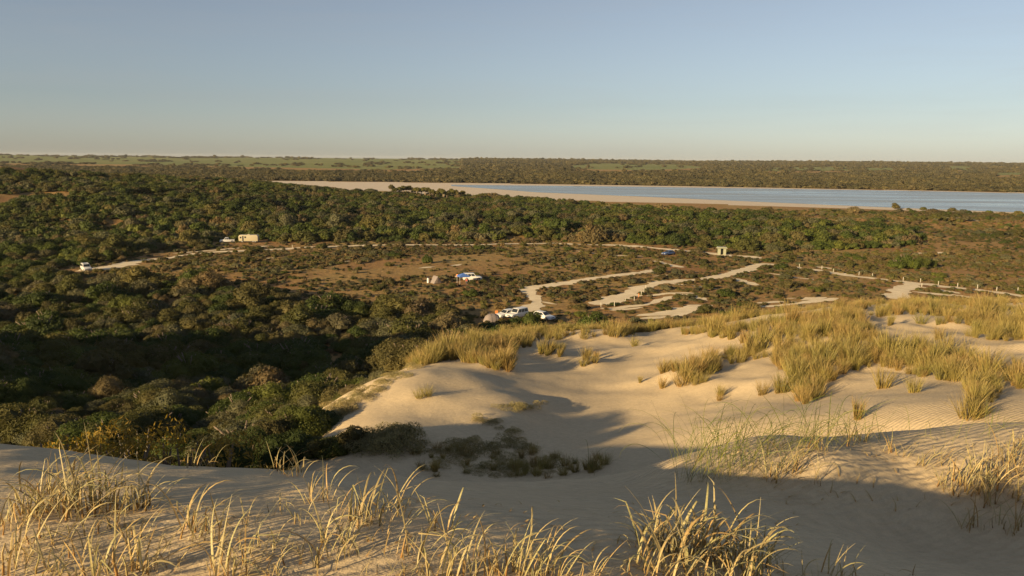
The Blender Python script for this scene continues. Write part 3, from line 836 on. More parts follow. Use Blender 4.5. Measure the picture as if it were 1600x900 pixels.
# ------------------------------------------------------------------ marram grass on the middle dune
def marram_mesh(name, seed, blades=80, base=0.13, tilt=0.42, wide=0.013):
    r0 = np.random.default_rng(seed)
    V, Q, UV = [], [], []
    for k in range(blades):
        a = r0.uniform(0, 6.283); b0 = base * math.sqrt(r0.uniform(0, 1))
        x0, y0 = b0 * math.cos(a), b0 * math.sin(a)
        az = a + r0.normal(0, 0.7); tl = abs(r0.normal(0, tilt * 0.55)) + 0.03
        L = r0.uniform(0.55, 1.05); bend = r0.uniform(0.1, 0.75)
        fa = r0.uniform(0, 6.283); wx, wy = math.cos(fa), math.sin(fa)
        n = 4; x, y, z = x0, y0, -0.05; th = tl
        i0 = len(V)
        for s in range(n + 1):
            t = s / n; w_ = wide * (1 - t ** 2) * 0.5 * r0.uniform(0.8, 1.2) + 0.0015
            V += [(x - wx * w_, y - wy * w_, z), (x + wx * w_, y + wy * w_, z)]; UV += [(0, t), (1, t)]
            x += math.sin(th) * math.cos(az) * L / n + 0.035 * t; y += math.sin(th) * math.sin(az) * L / n; z += math.cos(th) * L / n
            th += bend / n * (0.4 + 1.2 * t)
        for s in range(n):
            q = i0 + 2 * s; Q.append((q, q + 1, q + 3, q + 2))
    return quads_mesh(name, V, Q, M_MARRAM, False, np.array(UV))
MARRAM = [marram_mesh('marram', 700 + k, 135 - 8 * k, 0.12 + 0.02 * k, [0.3, 0.45, 0.35, 0.5, 0.4, 0.6][k]) for k in range(6)]
M_AREAS = [
    ([(628, 572), (700, 536), (760, 518), (835, 516), (828, 540), (800, 560), (800, 578), (745, 572), (700, 562), (655, 574)], 0.85),
    ([(832, 514), (900, 505), (990, 522), (960, 530), (900, 529), (845, 532)], 0.8),
    ([(1050, 522), (1200, 507), (1290, 491), (1345, 474), (1345, 500), (1370, 522), (1392, 540), (1400, 572), (1320, 580), (1290, 612), (1250, 645), (1240, 592), (1200, 560), (1130, 577), (1092, 602), (1060, 607), (1056, 582), (1110, 561), (1165, 532)], 0.82),
    ([(1340, 480), (1400, 470), (1470, 470), (1640, 474), (1640, 502), (1560, 502), (1490, 512), (1440, 506), (1400, 520), (1370, 522)], 0.52),
    ([(1495, 512), (1640, 500), (1640, 532), (1560, 534), (1520, 530)], 0.75),
    ([(1385, 535), (1430, 545), (1480, 552), (1540, 575), (1560, 600), (1565, 640), (1515, 640), (1510, 608), (1460, 592), (1412, 588), (1390, 572)], 0.9),
    ([(1565, 575), (1660, 575), (1660, 612), (1575, 612)], 0.85),
    ([(845, 546), (880, 546), (880, 558), (845, 558)], 0.9), ([(755, 566), (795, 566), (798, 580), (760, 580)], 0.95), ([(905, 560), (935, 560), (935, 572), (905, 572)], 1.0),
    ([(1032, 578), (1062, 576), (1062, 588), (1036, 588)], 0.9), ([(1105, 618), (1130, 612), (1130, 628), (1110, 628)], 0.9), ([(1190, 612), (1225, 608), (1222, 626), (1192, 626)], 0.6),
    ([(1500, 640), (1560, 636), (1555, 672), (1505, 672)], 0.45), ([(985, 592), (1020, 592), (1020, 600), (985, 600)], 0.5), ([(940, 535), (1000, 535), (1000, 545), (940, 545)], 0.35),
    ([(800, 518), (850, 508), (850, 530), (800, 540)], 0.8), ([(1060, 600), (1030, 604), (1036, 612), (1060, 612)], 0.4),
]
X, Y = jgrid(-9, 45, 15, 60, 0.38)
kk = np.abs(X) < 0.82 * Y
X, Y = X[kk], Y[kk]
MP = np.stack([X, Y, height(X, Y)], -1)
px, py, f = project(MP)
hid = hidden_by(MP + np.array((0, 0, 0.5)))
take = np.zeros(len(MP), bool)
cl = vnoise(X / 0.9, Y / 0.9, 81) * 0.5 + vnoise(X / 2.6, Y / 2.6, 82) * 0.5
for pg, dn in M_AREAS:
    take |= inside(px, py, pg) & (cl < (dn - 0.5) * 1.5) & (R.random(len(MP)) < 0.55 + 0.4 * dn)
take |= inside(X, Y, DUNE) & (Y > 46) & (Y < 54) & (cl < 0.1)
take &= hid < 0.5
MP, px, py, f, hid = MP[take], px[take], py[take], f[take], hid[take]
for px_, py_ in [(1380, 606), (1428, 613), (1466, 530), (655, 622), (668, 619), (1000, 598), (1340, 655)]:
    q = ground_at(px_, py_, 12); MP = np.r_[MP, [q]]; px = np.r_[px, px_]; py = np.r_[py, py_]; f = np.r_[f, q[1]]; hid = np.r_[hid, -9]
ms = np.where((px > 1050) & (py < 500), 0.40, 0.52) * np.exp(R.normal(0, 0.33, len(MP))) * (1 + 0.2 * vnoise(MP[:, 0] / 4, MP[:, 1] / 4, 83))
ms[-7:] = (0.85, 0.6, 0.6, 0.45, 0.5, 0.35, 0.6)
rz = R.normal(0, 0.8, len(MP)); mv = R.integers(0, 6, len(MP))
order = np.argsort(-ms / f * (hid < -0.2) * (px < 1600) * (px > 0))
one = np.zeros(len(MP), bool); one[order[:300]] = True
MS_MED = float(np.median(ms))
def marram_label(px_, py_, big):
    sz = 'large' if big else 'small'
    if px_ < 850:
        w_ = 'at the left tip of the dune shoulder' if px_ < 715 else ('in the middle of the left dune shoulder' if px_ < 785 else 'at the right end of the dune shoulder')
        return sz + ' golden green marram tuft ' + w_
    if px_ < 1040: return sz + (' marram tuft along the back rim of the sand bowl' if py_ < 545 else ' marram tuft standing on the bare sand of the bowl')
    if py_ > 560:
        w_ = 'in the tongue of grass reaching down to the bowl' if px_ < 1180 else ('on the bright sand face below the crest' if px_ < 1340 else 'low on the slope near the right edge')
        return sz + ' golden marram tuft ' + w_
    w_ = 'on the left flank of the right dune crest' if px_ < 1200 else ('in the thick stand at the middle of the right crest' if px_ < 1340 else ('on the skyline of the dune below the posts' if py_ < 500 else 'beside the pale sand gap at the far right'))
    return sz + ' golden marram tuft ' + w_
for i in np.nonzero(one)[0]:
    o = link('marram_tuft', MARRAM[mv[i]], None, None, tuple(MP[i]))
    o.scale = (ms[i] * 1.15, ms[i] * 1.15, ms[i]); o.rotation_euler = (0, 0, rz[i])
    lb = marram_label(px[i], py[i], ms[i] > MS_MED); tag(o, lb, 'grass tuft', lb.replace('tuft', 'tufts'))
rest = ~one
scatter('marram_grass', MP[rest], np.c_[ms[rest] * 1.15, ms[rest] * 1.15, ms[rest]], rz[rest], mv[rest], proto_collection('marram_proto', MARRAM),
        'golden marram grass covering the crests of the middle dune', 'grass')
print('marram', len(MP))

# low plants of the dune edge and the hollow: pale, grassy and bushy
PALE = [crown('leaf_mat', 8 + k, 900, 0.07, M_PALE, 0.35, 800 + k, asp=0.18, fuzz=0.25, core=False) for k in range(3)]
LOWGREY = [crown('leaf_mat', 9 + k, 900, 0.07, M_GREY, 0.4, 810 + k, asp=0.25, fuzz=0.25) for k in range(2)]
def low_plants(poly, n, r0_, r1_, meshes, label, ymin=12, hscale=0.8):
    xs = [p[0] for p in poly]; ys = [p[1] for p in poly]; c = 0; tries = 0
    while c < n and tries < n * 30:
        tries += 1
        a, b = rnd.uniform(min(xs), max(xs)), rnd.uniform(min(ys), max(ys))
        if not inside(np.array([a]), np.array([b]), poly)[0]: continue
        q = ground_at(a, b, ymin)
        o = link('dune_plant', rnd.choice(meshes), None, None, (q[0], q[1], q[2] - 0.03))
        s = rnd.uniform(r0_, r1_); o.scale = (s, s, s * hscale * rnd.uniform(0.7, 1.2)); o.rotation_euler = (0, 0, rnd.uniform(0, 6.28))
        tag(o, label, 'plant', label.replace('plant ', 'plants ', 1)); c += 1
low_plants([(512, 640), (640, 572), (660, 578), (600, 610), (545, 645), (520, 655)], 60, 0.25, 0.6, PALE, 'pale low plant creeping along the left lip of the dune')
low_plants([(640, 690), (780, 682), (850, 700), (900, 738), (850, 748), (640, 748)], 60, 0.18, 0.42, PALE, 'pale low plant on the shaded floor of the hollow')
low_plants([(640, 700), (850, 705), (940, 720), (950, 740), (850, 748), (640, 748)], 46, 0.28, 0.5, MARRAM, 'short grassy plant on the shaded floor of the hollow', hscale=0.7)
low_plants([(700, 690), (800, 684), (820, 700), (700, 704)], 14, 0.25, 0.5, PALE, 'pale tufted plant at the sunlit edge of the hollow')
low_plants([(770, 634), (850, 628), (870, 634), (790, 646)], 12, 0.2, 0.4, PALE, 'dry pale plant sprawling on the small sand mound in the bowl')
low_plants([(735, 652), (775, 656), (830, 680), (790, 676)], 11, 0.2, 0.38, PALE, 'dry pale plant on the small sand ridge above the hollow')
low_plants([(575, 676), (640, 680), (636, 716), (565, 712), (550, 690)], 24, 0.45, 0.8, PALE, 'tan bushy plant at the foot of the left dune lobe', hscale=1.0)
low_plants([(482, 700), (560, 690), (565, 714), (500, 722)], 12, 0.4, 0.7, [MID['green'][0], MID['olive'][1]], 'green bushy plant at the foot of the left dune lobe', hscale=0.9)
low_plants([(800, 730), (950, 715), (955, 738), (800, 748)], 16, 0.3, 0.5, MARRAM, 'thin grassy plant in the shade behind the sand rim', hscale=0.9)

# the big bush against the left dune lip and the yellow-leaved row behind the rim
def bush(px_, top_py, Y, rad_, mesh, label, cat='shrub', name='coastal_shrub', grp=None, hs=1.0):
    top = unproj(px_, top_py, Y); g = hz(top[0], top[1])
    h_ = max(top[2] - g, rad_ * 0.6)
    root = empty(name, (top[0], top[1], g - 0.05), rnd.uniform(0, 6.28)); tag(root, label, cat, grp)
    hc = min(h_, rad_ * 1.25)
    c = link('crown', mesh, root); c.scale = (rad_, rad_, hc * hs); c.location = (0, 0, h_ - hc)
    s = link('stems', rnd.choice(STEMS), root); s.scale = (rad_, rad_, h_)
for px_, tp, Y, r_ in [(420, 640, 22, 1.25), (470, 628, 23, 1.3), (500, 640, 23.5, 0.9), (390, 660, 20, 1.0), (345, 668, 18, 1.0), (450, 668, 20, 1.0)]:
    bush(px_, tp, Y, r_, rnd.choice(NEAR['green'] + NEAR['olive'][:1]), 'dark leafy shrub in the big clump against the left lip of the dune', grp='shrubs in the big clump against the dune lip')
YEL = [crown('crown', 9, 700, 0.05, M_GOLD, 0.8, 830 + k, asp=0.3, core=False, fuzz=0.3) for k in range(3)]
for px_, tp, Y in [(70, 655, 14), (95, 652, 15), (130, 650, 15), (170, 648, 15.5), (200, 652, 15), (250, 650, 16), (285, 655, 15.5), (340, 655, 16)]:
    bush(px_, tp + 4, Y, 1.15, rnd.choice(YEL), 'low shrub with bright yellow leaves in the row behind the left sand rim', name='yellow_shrub', grp='yellow leaved shrubs behind the left rim')

def dead_branch(px_, py_, Y, size, label):
    top = unproj(px_, py_, Y); g = hz(top[0], top[1]); q = random.Random(px_); bm = bmesh.new()
    h_ = max(size, min(top[2] - g, size * 2.2))
    for k in range(7):
        a = q.uniform(0, 6.28); p = [(0, 0, 0)]; x = y = 0
        for s in range(1, 6):
            x += math.cos(a) * size * .14 + q.uniform(-.06, .06) * size; y += math.sin(a) * size * .14 + q.uniform(-.06, .06) * size
            p.append((x, y, h_ * (s / 5) * q.uniform(0.85, 1.05)))
        tube(bm, p, 0.035, 0.008, 5)
    o = link('dead_branch', bm_mesh('dead_branch', bm, M_DEADWOOD, True), None, None, (top[0], top[1], g - 0.05))
    tag(o, label, 'dead branch')
dead_branch(205, 598, 34, 1.2, 'bare grey dead branch sticking out of the thicket, nearer of two')
dead_branch(72, 415, 190, 3.0, 'bare pale dead branch near the white four wheel drive track end')

# ------------------------------------------------------------------ foreground grass: every blade its own part
def blade_mesh(k):
    q = random.Random(900 + k)
    n = 10; kind = k % 5
    th = q.uniform(0.0, 0.15); x = z = 0.0; y = 0.0
    wid = q.uniform(0.010, 0.021) * (0.75 if kind == 0 else 1)
    yaw = q.uniform(-0.5, 0.5); twist = q.uniform(-0.9, 0.9)
    kink = q.choice((4, 5, 6, 7)); kang = q.uniform(0.9, 1.8)
    V, UV, Q = [], [], []
    for s in range(n + 1):
        t = s / n
        w_ = wid * (min(1, 0.45 + 2.2 * t) * (1 - t ** 2.6)) * 0.5 + 0.0009
        a = twist * t
        bx, by = math.sin(a) * math.cos(th) * 1.0, math.cos(a)
        bzz = -math.sin(a) * math.sin(th)
        fold = w_ * 0.35
        nx, nz = math.cos(th), -math.sin(th)
        V += [(x - bx * w_, y - by * w_, z - bzz * w_), (x - nx * fold, y, z - nz * fold), (x + bx * w_, y + by * w_, z + bzz * w_)]
        UV += [(0, t), (0.5, t), (1, t)]
        x += math.sin(th) / n; z += math.cos(th) / n; y += yaw * 0.25 * t / n
        if kind == 0: th += 0.7 / n
        elif kind == 1: th += (0.3 + 5.0 * t) / n
        elif kind == 2: th += (0.4 + 7.5 * t * t) / n
        elif kind == 3: th += kang if s == kink else 0.35 / n
        else: th += (0.2 + 2.6 * t) / n
    for s in range(n):
        for c in range(2):
            i = 3 * s + c; Q.append((i, i + 1, i + 4, i + 3))
    return quads_mesh('blade', V, Q, None, True, np.array(UV))
BL = {}
for mn, mt in (('straw', M_STRAW), ('green', M_GREENBLADE)):
    BL[mn] = []
    for k in range(30):
        me = blade_mesh(k + (100 if mn == 'green' else 0)); me.materials.append(mt); BL[mn].append(me)
def stem_mesh(k):
    q = random.Random(950 + k); bm = bmesh.new()
    tube(bm, [(0, 0, -0.1), (q.uniform(-.03, .03), 0, 0.35), (q.uniform(-.08, .08), q.uniform(-.05, .05), 0.7), (q.uniform(-.14, .14), q.uniform(-.1, .1), 1.0)], 0.045, 0.02, 6)
    me = bm_mesh('stem', bm, None, True)
    l = me.uv_layers.new(name='UVMap')
    for lp in me.loops:
        l.data[lp.index].uv = (0.5, max(0, min(1, me.vertices[lp.vertex_index].co.z)) * 0.25)
    me.materials.append(M_STRAW); return me
STEM = [stem_mesh(k) for k in range(5)]
def tuft(px_, py_, hpx, n, style='straw', spread=0.07, lean=0.0, label=None, grp=None, thin=1.0, wind=0.55):
    x, y, z = ground_at(px_, py_, 1.8, 30)
    if py_ > 900 and y < 2.2: pass
    dist = math.hypot(y, EYE - z)
    H = hpx * 1.0 * dist / F_PX
    root = empty('grass_tuft', (x, y, z), 0); tag(root, label, 'grass tuft', grp)
    q = random.Random(int(px_ * 7 + py_ * 13))
    for k in range(int(n * 1.2)):
        me = BL[style][q.choice((1, 2, 3, 1, 2, 4, 0)) + 5 * q.randrange(6)]
        a = q.uniform(0, 6.283); d = spread * math.sqrt(q.random())
        o = link('blade', me, root, None, (d * math.cos(a), d * math.sin(a), -0.02))
        L = H * q.choice((q.uniform(0.3, 0.7), q.uniform(0.7, 1.15), q.uniform(0.95, 1.35)))
        o.scale = (L, L * thin * min(1.6, max(0.7, 0.5 / max(L, 0.05))), L)
        az = q.gauss(0.15, 0.9) if q.random() < wind else q.uniform(0, 6.283)
        o.rotation_euler = (q.gauss(0, 0.12), abs(q.gauss(0.22, 0.30)) + lean, az)
    if style == 'straw':
        for k in range(max(1, n // 4)):
            a = q.uniform(0, 6.283); d = spread * math.sqrt(q.random())
            o = link('stem', q.choice(STEM), root, None, (d * math.cos(a), d * math.sin(a), -0.01))
            L = H * q.uniform(0.22, 0.45); o.scale = (min(L, 0.16), min(L, 0.16), L); o.rotation_euler = (q.gauss(0, 0.12), q.gauss(0.03, 0.12), q.uniform(0, 6.28))
T_LEFT = [(65, 802, 120, 26), (90, 793, 100, 20), (125, 806, 125, 26), (148, 792, 105, 22), (45, 852, 95, 12), (190, 800, 90, 16), (212, 797, 95, 18), (15, 900, 120, 10), (60, 898, 90, 10),
          (100, 902, 70, 9), (160, 900, 100, 12), (206, 902, 130, 16), (235, 893, 80, 8), (275, 882, 60, 5), (30, 770, 60, 8), (8, 830, 90, 10), (172, 830, 70, 8)]
T_LEFT += [(35, 815, 90, 14), (105, 840, 85, 12), (80, 770, 85, 16), (130, 865, 80, 10), (110, 768, 75, 14), (30, 872, 90, 10), (180, 760, 60, 10), (225, 840, 70, 9), (135, 902, 80, 10)]
T_LMID = [(340, 880, 70, 8), (290, 800, 50, 7), (430, 895, 70, 8), (390, 865, 60, 7), (310, 832, 95, 20), (322, 846, 75, 12), (365, 899, 105, 22), (410, 857, 70, 8), (432, 802, 60, 6), (380, 820, 50, 6)]
T_CEN = [(497, 783, 70, 14), (515, 879, 115, 10), (525, 847, 90, 16), (538, 806, 75, 10), (570, 816, 100, 20), (592, 806, 70, 10), (621, 799, 95, 7), (632, 804, 85, 5), (618, 866, 75, 7), (645, 870, 110, 6),
         (565, 900, 60, 5), (697, 825, 85, 9), (696, 905, 125, 12), (740, 900, 80, 10), (785, 902, 100, 16), (455, 795, 40, 5)]
T_CEN += [(460, 860, 60, 7), (480, 820, 60, 7), (600, 840, 55, 6), (660, 902, 80, 9), (715, 880, 70, 8), (760, 880, 80, 10), (610, 902, 60, 6), (545, 870, 50, 6)]
T_CR = [(825, 870, 60, 8), (930, 902, 60, 6), (950, 895, 50, 5), (860, 903, 90, 10), (806, 897, 100, 16), (840, 903, 110, 12), (868, 882, 70, 8), (892, 902, 70, 7), (972, 853, 32, 3), (982, 851, 55, 3), (985, 903, 60, 4), (915, 880, 45, 4)]
T_BIG = [(1060, 890, 100, 20), (1155, 900, 90, 18), (1200, 885, 80, 14), (1010, 880, 80, 14), (1022, 858, 95, 22), (1050, 866, 100, 26), (1082, 873, 105, 28), (1112, 872, 105, 28), (1142, 884, 100, 26), (1168, 876, 100, 22), (1032, 901, 85, 18), (1085, 903, 75, 16), (1180, 900, 80, 16), (1130, 905, 70, 14)]
T_RB = [(1240, 905, 60, 8), (1262, 903, 45, 6), (1300, 903, 60, 9), (1325, 902, 45, 5), (1428, 901, 70, 2), (1390, 905, 25, 3)]
T_MOUND = [(1206, 752, 75, 12), (1236, 737, 85, 12), (1275, 753, 45, 5), (1330, 752, 36, 5), (1272, 700, 55, 8), (1286, 707, 45, 7), (1322, 696, 55, 9), (1340, 688, 45, 6), (1388, 708, 50, 9), (1413, 713, 45, 8),
           (1438, 728, 48, 8), (1473, 731, 58, 7), (1355, 690, 40, 6), (1460, 715, 40, 6)]
T_REDGE = [(1500, 755, 75, 14), (1545, 790, 70, 12), (1580, 775, 80, 14), (1525, 745, 65, 12), (1598, 790, 70, 10), (1470, 760, 50, 7), (1488, 773, 65, 10), (1515, 768, 80, 16), (1536, 771, 85, 16), (1558, 760, 85, 18), (1572, 722, 75, 18), (1590, 742, 95, 22), (1508, 826, 60, 7), (1530, 829, 65, 7), (1577, 833, 65, 9), (1597, 826, 60, 8), (1555, 820, 40, 5), (1548, 742, 60, 12), (1595, 700, 60, 14)]
T_RIM = [(300, 731, 45, 8), (322, 729, 40, 7), (370, 727, 38, 7), (392, 727, 48, 8), (432, 737, 60, 8), (446, 741, 50, 7), (462, 745, 50, 8), (20, 690, 35, 5), (470, 738, 45, 5)]
for lst, lb, wnd in [(T_LEFT, 'dry straw tuft in the crowded lower left patch', .6), (T_LMID, 'dry arching straw tuft on the striped sand right of the lower left patch', .7),
                (T_CEN, 'dry straw tuft on the sunlit foreground sand below the hollow', .6), (T_CR, 'short dry tuft at the bottom edge left of the big straw clump', .6),
                (T_BIG, 'bleached straw tuft in the big clump at the shadow edge', .4), (T_RB, 'sparse dry tuft at the bottom edge of the shaded sand', .5),
                (T_MOUND, 'small dry tuft casting a long shadow on the sunlit right mound', .4), (T_REDGE, 'straw tuft at the right edge beside the shaded trough', .4),
                (T_RIM, 'grey green tuft in the shade on the left sand rim', .5)]:
    for (a, b, h_, n) in lst:
        l2 = lb if lst not in (T_LEFT, T_CEN, T_BIG, T_REDGE) else ('tall ' if h_ > 88 else 'low ') + lb + (', back row' if b < {0: 815, 1: 850, 2: 876, 3: 762}[[T_LEFT, T_CEN, T_BIG, T_REDGE].index(lst)] else ', front row')
        tuft(a, b, h_, n, 'straw', spread=0.05 + n * 0.0022, label=l2, grp=l2.replace('tuft', 'tufts', 1), wind=wnd, thin=1.25 if lst is T_BIG else 1.0)
lb = 'thin green grass tuft with long fine blades on the right mound'
for (a, b, h_, n) in [(1085, 750, 140, 26), (1120, 746, 120, 24), (1062, 722, 95, 18), (1150, 737, 105, 24), (1190, 736, 110, 28), (1232, 716, 110, 24), (1280, 702, 100, 20), (1310, 690, 100, 20), (1345, 688, 80, 12),
                      (1205, 702, 100, 20), (1170, 704, 90, 18), (1130, 707, 90, 16), (1255, 692, 90, 16), (1480, 690, 65, 8), (1530, 680, 70, 9), (1100, 716, 90, 14), (1218, 745, 80, 12), (1370, 684, 60, 8), (1420, 680, 50, 7), (1560, 672, 60, 8)]:
    tuft(a, b, h_, n, 'green', 0.17, label=lb, grp=lb.replace('tuft', 'tufts', 1), thin=0.55, wind=0.45)
tuft(925, 742, 75, 9, 'green', 0.12, label='thin dark grass tuft rising behind the middle of the sand rim', thin=0.5, wind=0.4)

# broken dry blades lying on the sand
LV, LQ, LU = [], [], []
for k in range(420):
    a, b = rnd.uniform(-40, 1250), rnd.uniform(775, 930)
    if k % 4 == 0: a, b = rnd.uniform(1150, 1640), rnd.uniform(690, 800)
    q = ground_at(a, b, 1.8, 14)
    az = rnd.gauss(0.5, 0.9); L = rnd.uniform(0.03, 0.2); w_ = rnd.uniform(0.0015, 0.006); cur = rnd.gauss(0, 0.6); i0 = len(LV)
    x, y = q[0], q[1]
    for s_ in range(5):
        ww = w_ * (1 - (s_ / 4) ** 2 * 0.8)
        z = hz(x, y) + 0.004 + 0.012 * math.sin(s_ * 0.8)
        LV += [(x - math.sin(az) * ww, y + math.cos(az) * ww, z), (x + math.sin(az) * ww, y - math.cos(az) * ww, z + 0.001)]; LU += [(0, s_ / 4), (1, s_ / 4)]
        x += math.cos(az) * L / 4; y += math.sin(az) * L / 4; az += cur / 4
    for s_ in range(4):
        i = i0 + 2 * s_; LQ.append((i, i + 1, i + 3, i + 2))
tag(link('straw_litter', quads_mesh('straw_litter', LV, LQ, M_STRAW, False, np.array(LU))), 'scattered broken dry grass blades lying on the foreground sand', 'litter', kind='stuff')

# ------------------------------------------------------------------ vehicles, tents and small built things on the plain
M_WHITE = simple('white_paint', (0.60, 0.60, 0.59), 0.3, var=0.03)
M_BLUEP = simple('blue_paint', (0.05, 0.09, 0.22), 0.3, var=0.06)
M_GLASS = simple('window_glass', (0.02, 0.025, 0.03), 0.08, var=0.02)
M_TYRE = simple('tyre_rubber', (0.02, 0.02, 0.02), 0.85)
M_RIM = simple('wheel_metal', (0.4, 0.4, 0.4), 0.4, 0.8)
M_LAMP = simple('lamp_lens', (0.7, 0.7, 0.68), 0.15)
M_RED = simple('red_lens', (0.35, 0.02, 0.02), 0.25)
M_TRIM = simple('black_trim', (0.03, 0.03, 0.03), 0.6)
M_CREAM = simple('cream_panel', (0.36, 0.32, 0.22), 0.45, var=0.05)
M_TENT = simple('tent_cloth', (0.20, 0.17, 0.16), 0.85, var=0.1)
M_TENTD = simple('tent_panel', (0.33, 0.25, 0.18), 0.85, var=0.1)
M_BLUEC = simple('blue_canopy', (0.06, 0.14, 0.42), 0.7, var=0.08)
M_POST = simple('white_post', (0.42, 0.40, 0.35), 0.8, var=0.15)
M_ORANGE = simple('orange_cloth', (0.62, 0.20, 0.05), 0.8)
M_REDC = simple('red_cloth', (0.45, 0.04, 0.03), 0.85)
M_SKIN = simple('skin', (0.50, 0.30, 0.20), 0.6)
M_HAIR = simple('hair', (0.05, 0.03, 0.02), 0.7)
M_DENIM = simple('dark_cloth', (0.05, 0.06, 0.09), 0.85)
M_SHELT = simple('pale_green_sheet', (0.26, 0.27, 0.19), 0.6, var=0.08)
M_WOOD = simple('grey_timber', (0.25, 0.22, 0.18), 0.85, var=0.25)

def prism(bm, prof, y0, y1, inset=0.0, ztop=None):
    """profile in x-z pushed out from y0 to y1"""
    a = [bm.verts.new((x, y0, z)) for x, z in prof]; b = [bm.verts.new((x, y1, z)) for x, z in prof]
    n = len(prof)
    bm.faces.new(a); bm.faces.new(b[::-1])
    for k in range(n): bm.faces.new((a[k], b[k], b[(k + 1) % n], a[(k + 1) % n]))
def box(bm, x0, x1, y0, y1, z0, z1):
    prism(bm, [(x0, z0), (x1, z0), (x1, z1), (x0, z1)], y0, y1)
def bev(bm, w_=0.04, seg=2):
    bmesh.ops.recalc_face_normals(bm, faces=bm.faces[:])
    bmesh.ops.bevel(bm, geom=bm.edges[:], offset=w_, segments=seg, profile=0.6, affect='EDGES')
def obj(name, bm, mat, parent=None, smooth=False, loc=None):
    return link(name, bm_mesh(name, bm, mat, smooth), parent, None, loc)
def cyl(bm, x, y, z, r, hw, n=16):
    bmesh.ops.create_cone(bm, cap_ends=True, segments=n, radius1=r, radius2=r, depth=2 * hw, matrix=Matrix.Translation((x, y, z)) @ Matrix.Rotation(math.pi / 2, 4, 'X'))

def frustum(bm, c0, c1):
    """greenhouse: bottom corners c0 and top corners c1 (x0,x1,halfwidth,z)"""
    A = [(c0[0], -c0[2], c0[3]), (c0[1], -c0[2], c0[3]), (c0[1], c0[2], c0[3]), (c0[0], c0[2], c0[3])]
    B = [(c1[0], -c1[2], c1[3]), (c1[1], -c1[2], c1[3]), (c1[1], c1[2], c1[3]), (c1[0], c1[2], c1[3])]
    a = [bm.verts.new(p) for p in A]; b = [bm.verts.new(p) for p in B]
    bm.faces.new(a[::-1]); bm.faces.new(b)
    for k in range(4): bm.faces.new((a[k], a[(k + 1) % 4], b[(k + 1) % 4], b[k]))
    return [Vector(p) for p in A], [Vector(p) for p in B]
def pane(root, q0, q1, q2, q3, u0, u1, v0, v1, out):
    """glass pane on the quad q0..q3 (bottom-left, bottom-right, top-right, top-left), lying 6 mm proud"""
    def P(u, v): return (q0 * (1 - u) + q1 * u) * (1 - v) + (q3 * (1 - u) + q2 * u) * v
    n = (q1 - q0).cross(q3 - q0).normalized()
    if n.dot(out) < 0: n = -n
    bm = bmesh.new()
    f = [bm.verts.new(P(u, v) + n * 0.012) for u, v in ((u0, v0), (u1, v0), (u1, v1), (u0, v1))]
    g = [bm.verts.new(P(u, v) - n * 0.01) for u, v in ((u0, v0), (u1, v0), (u1, v1), (u0, v1))]
    bm.faces.new(f); bm.faces.new(g[::-1])
    for k in range(4): bm.faces.new((f[k], g[k], g[(k + 1) % 4], f[(k + 1) % 4]))
    obj('window', bm, M_GLASS, root)

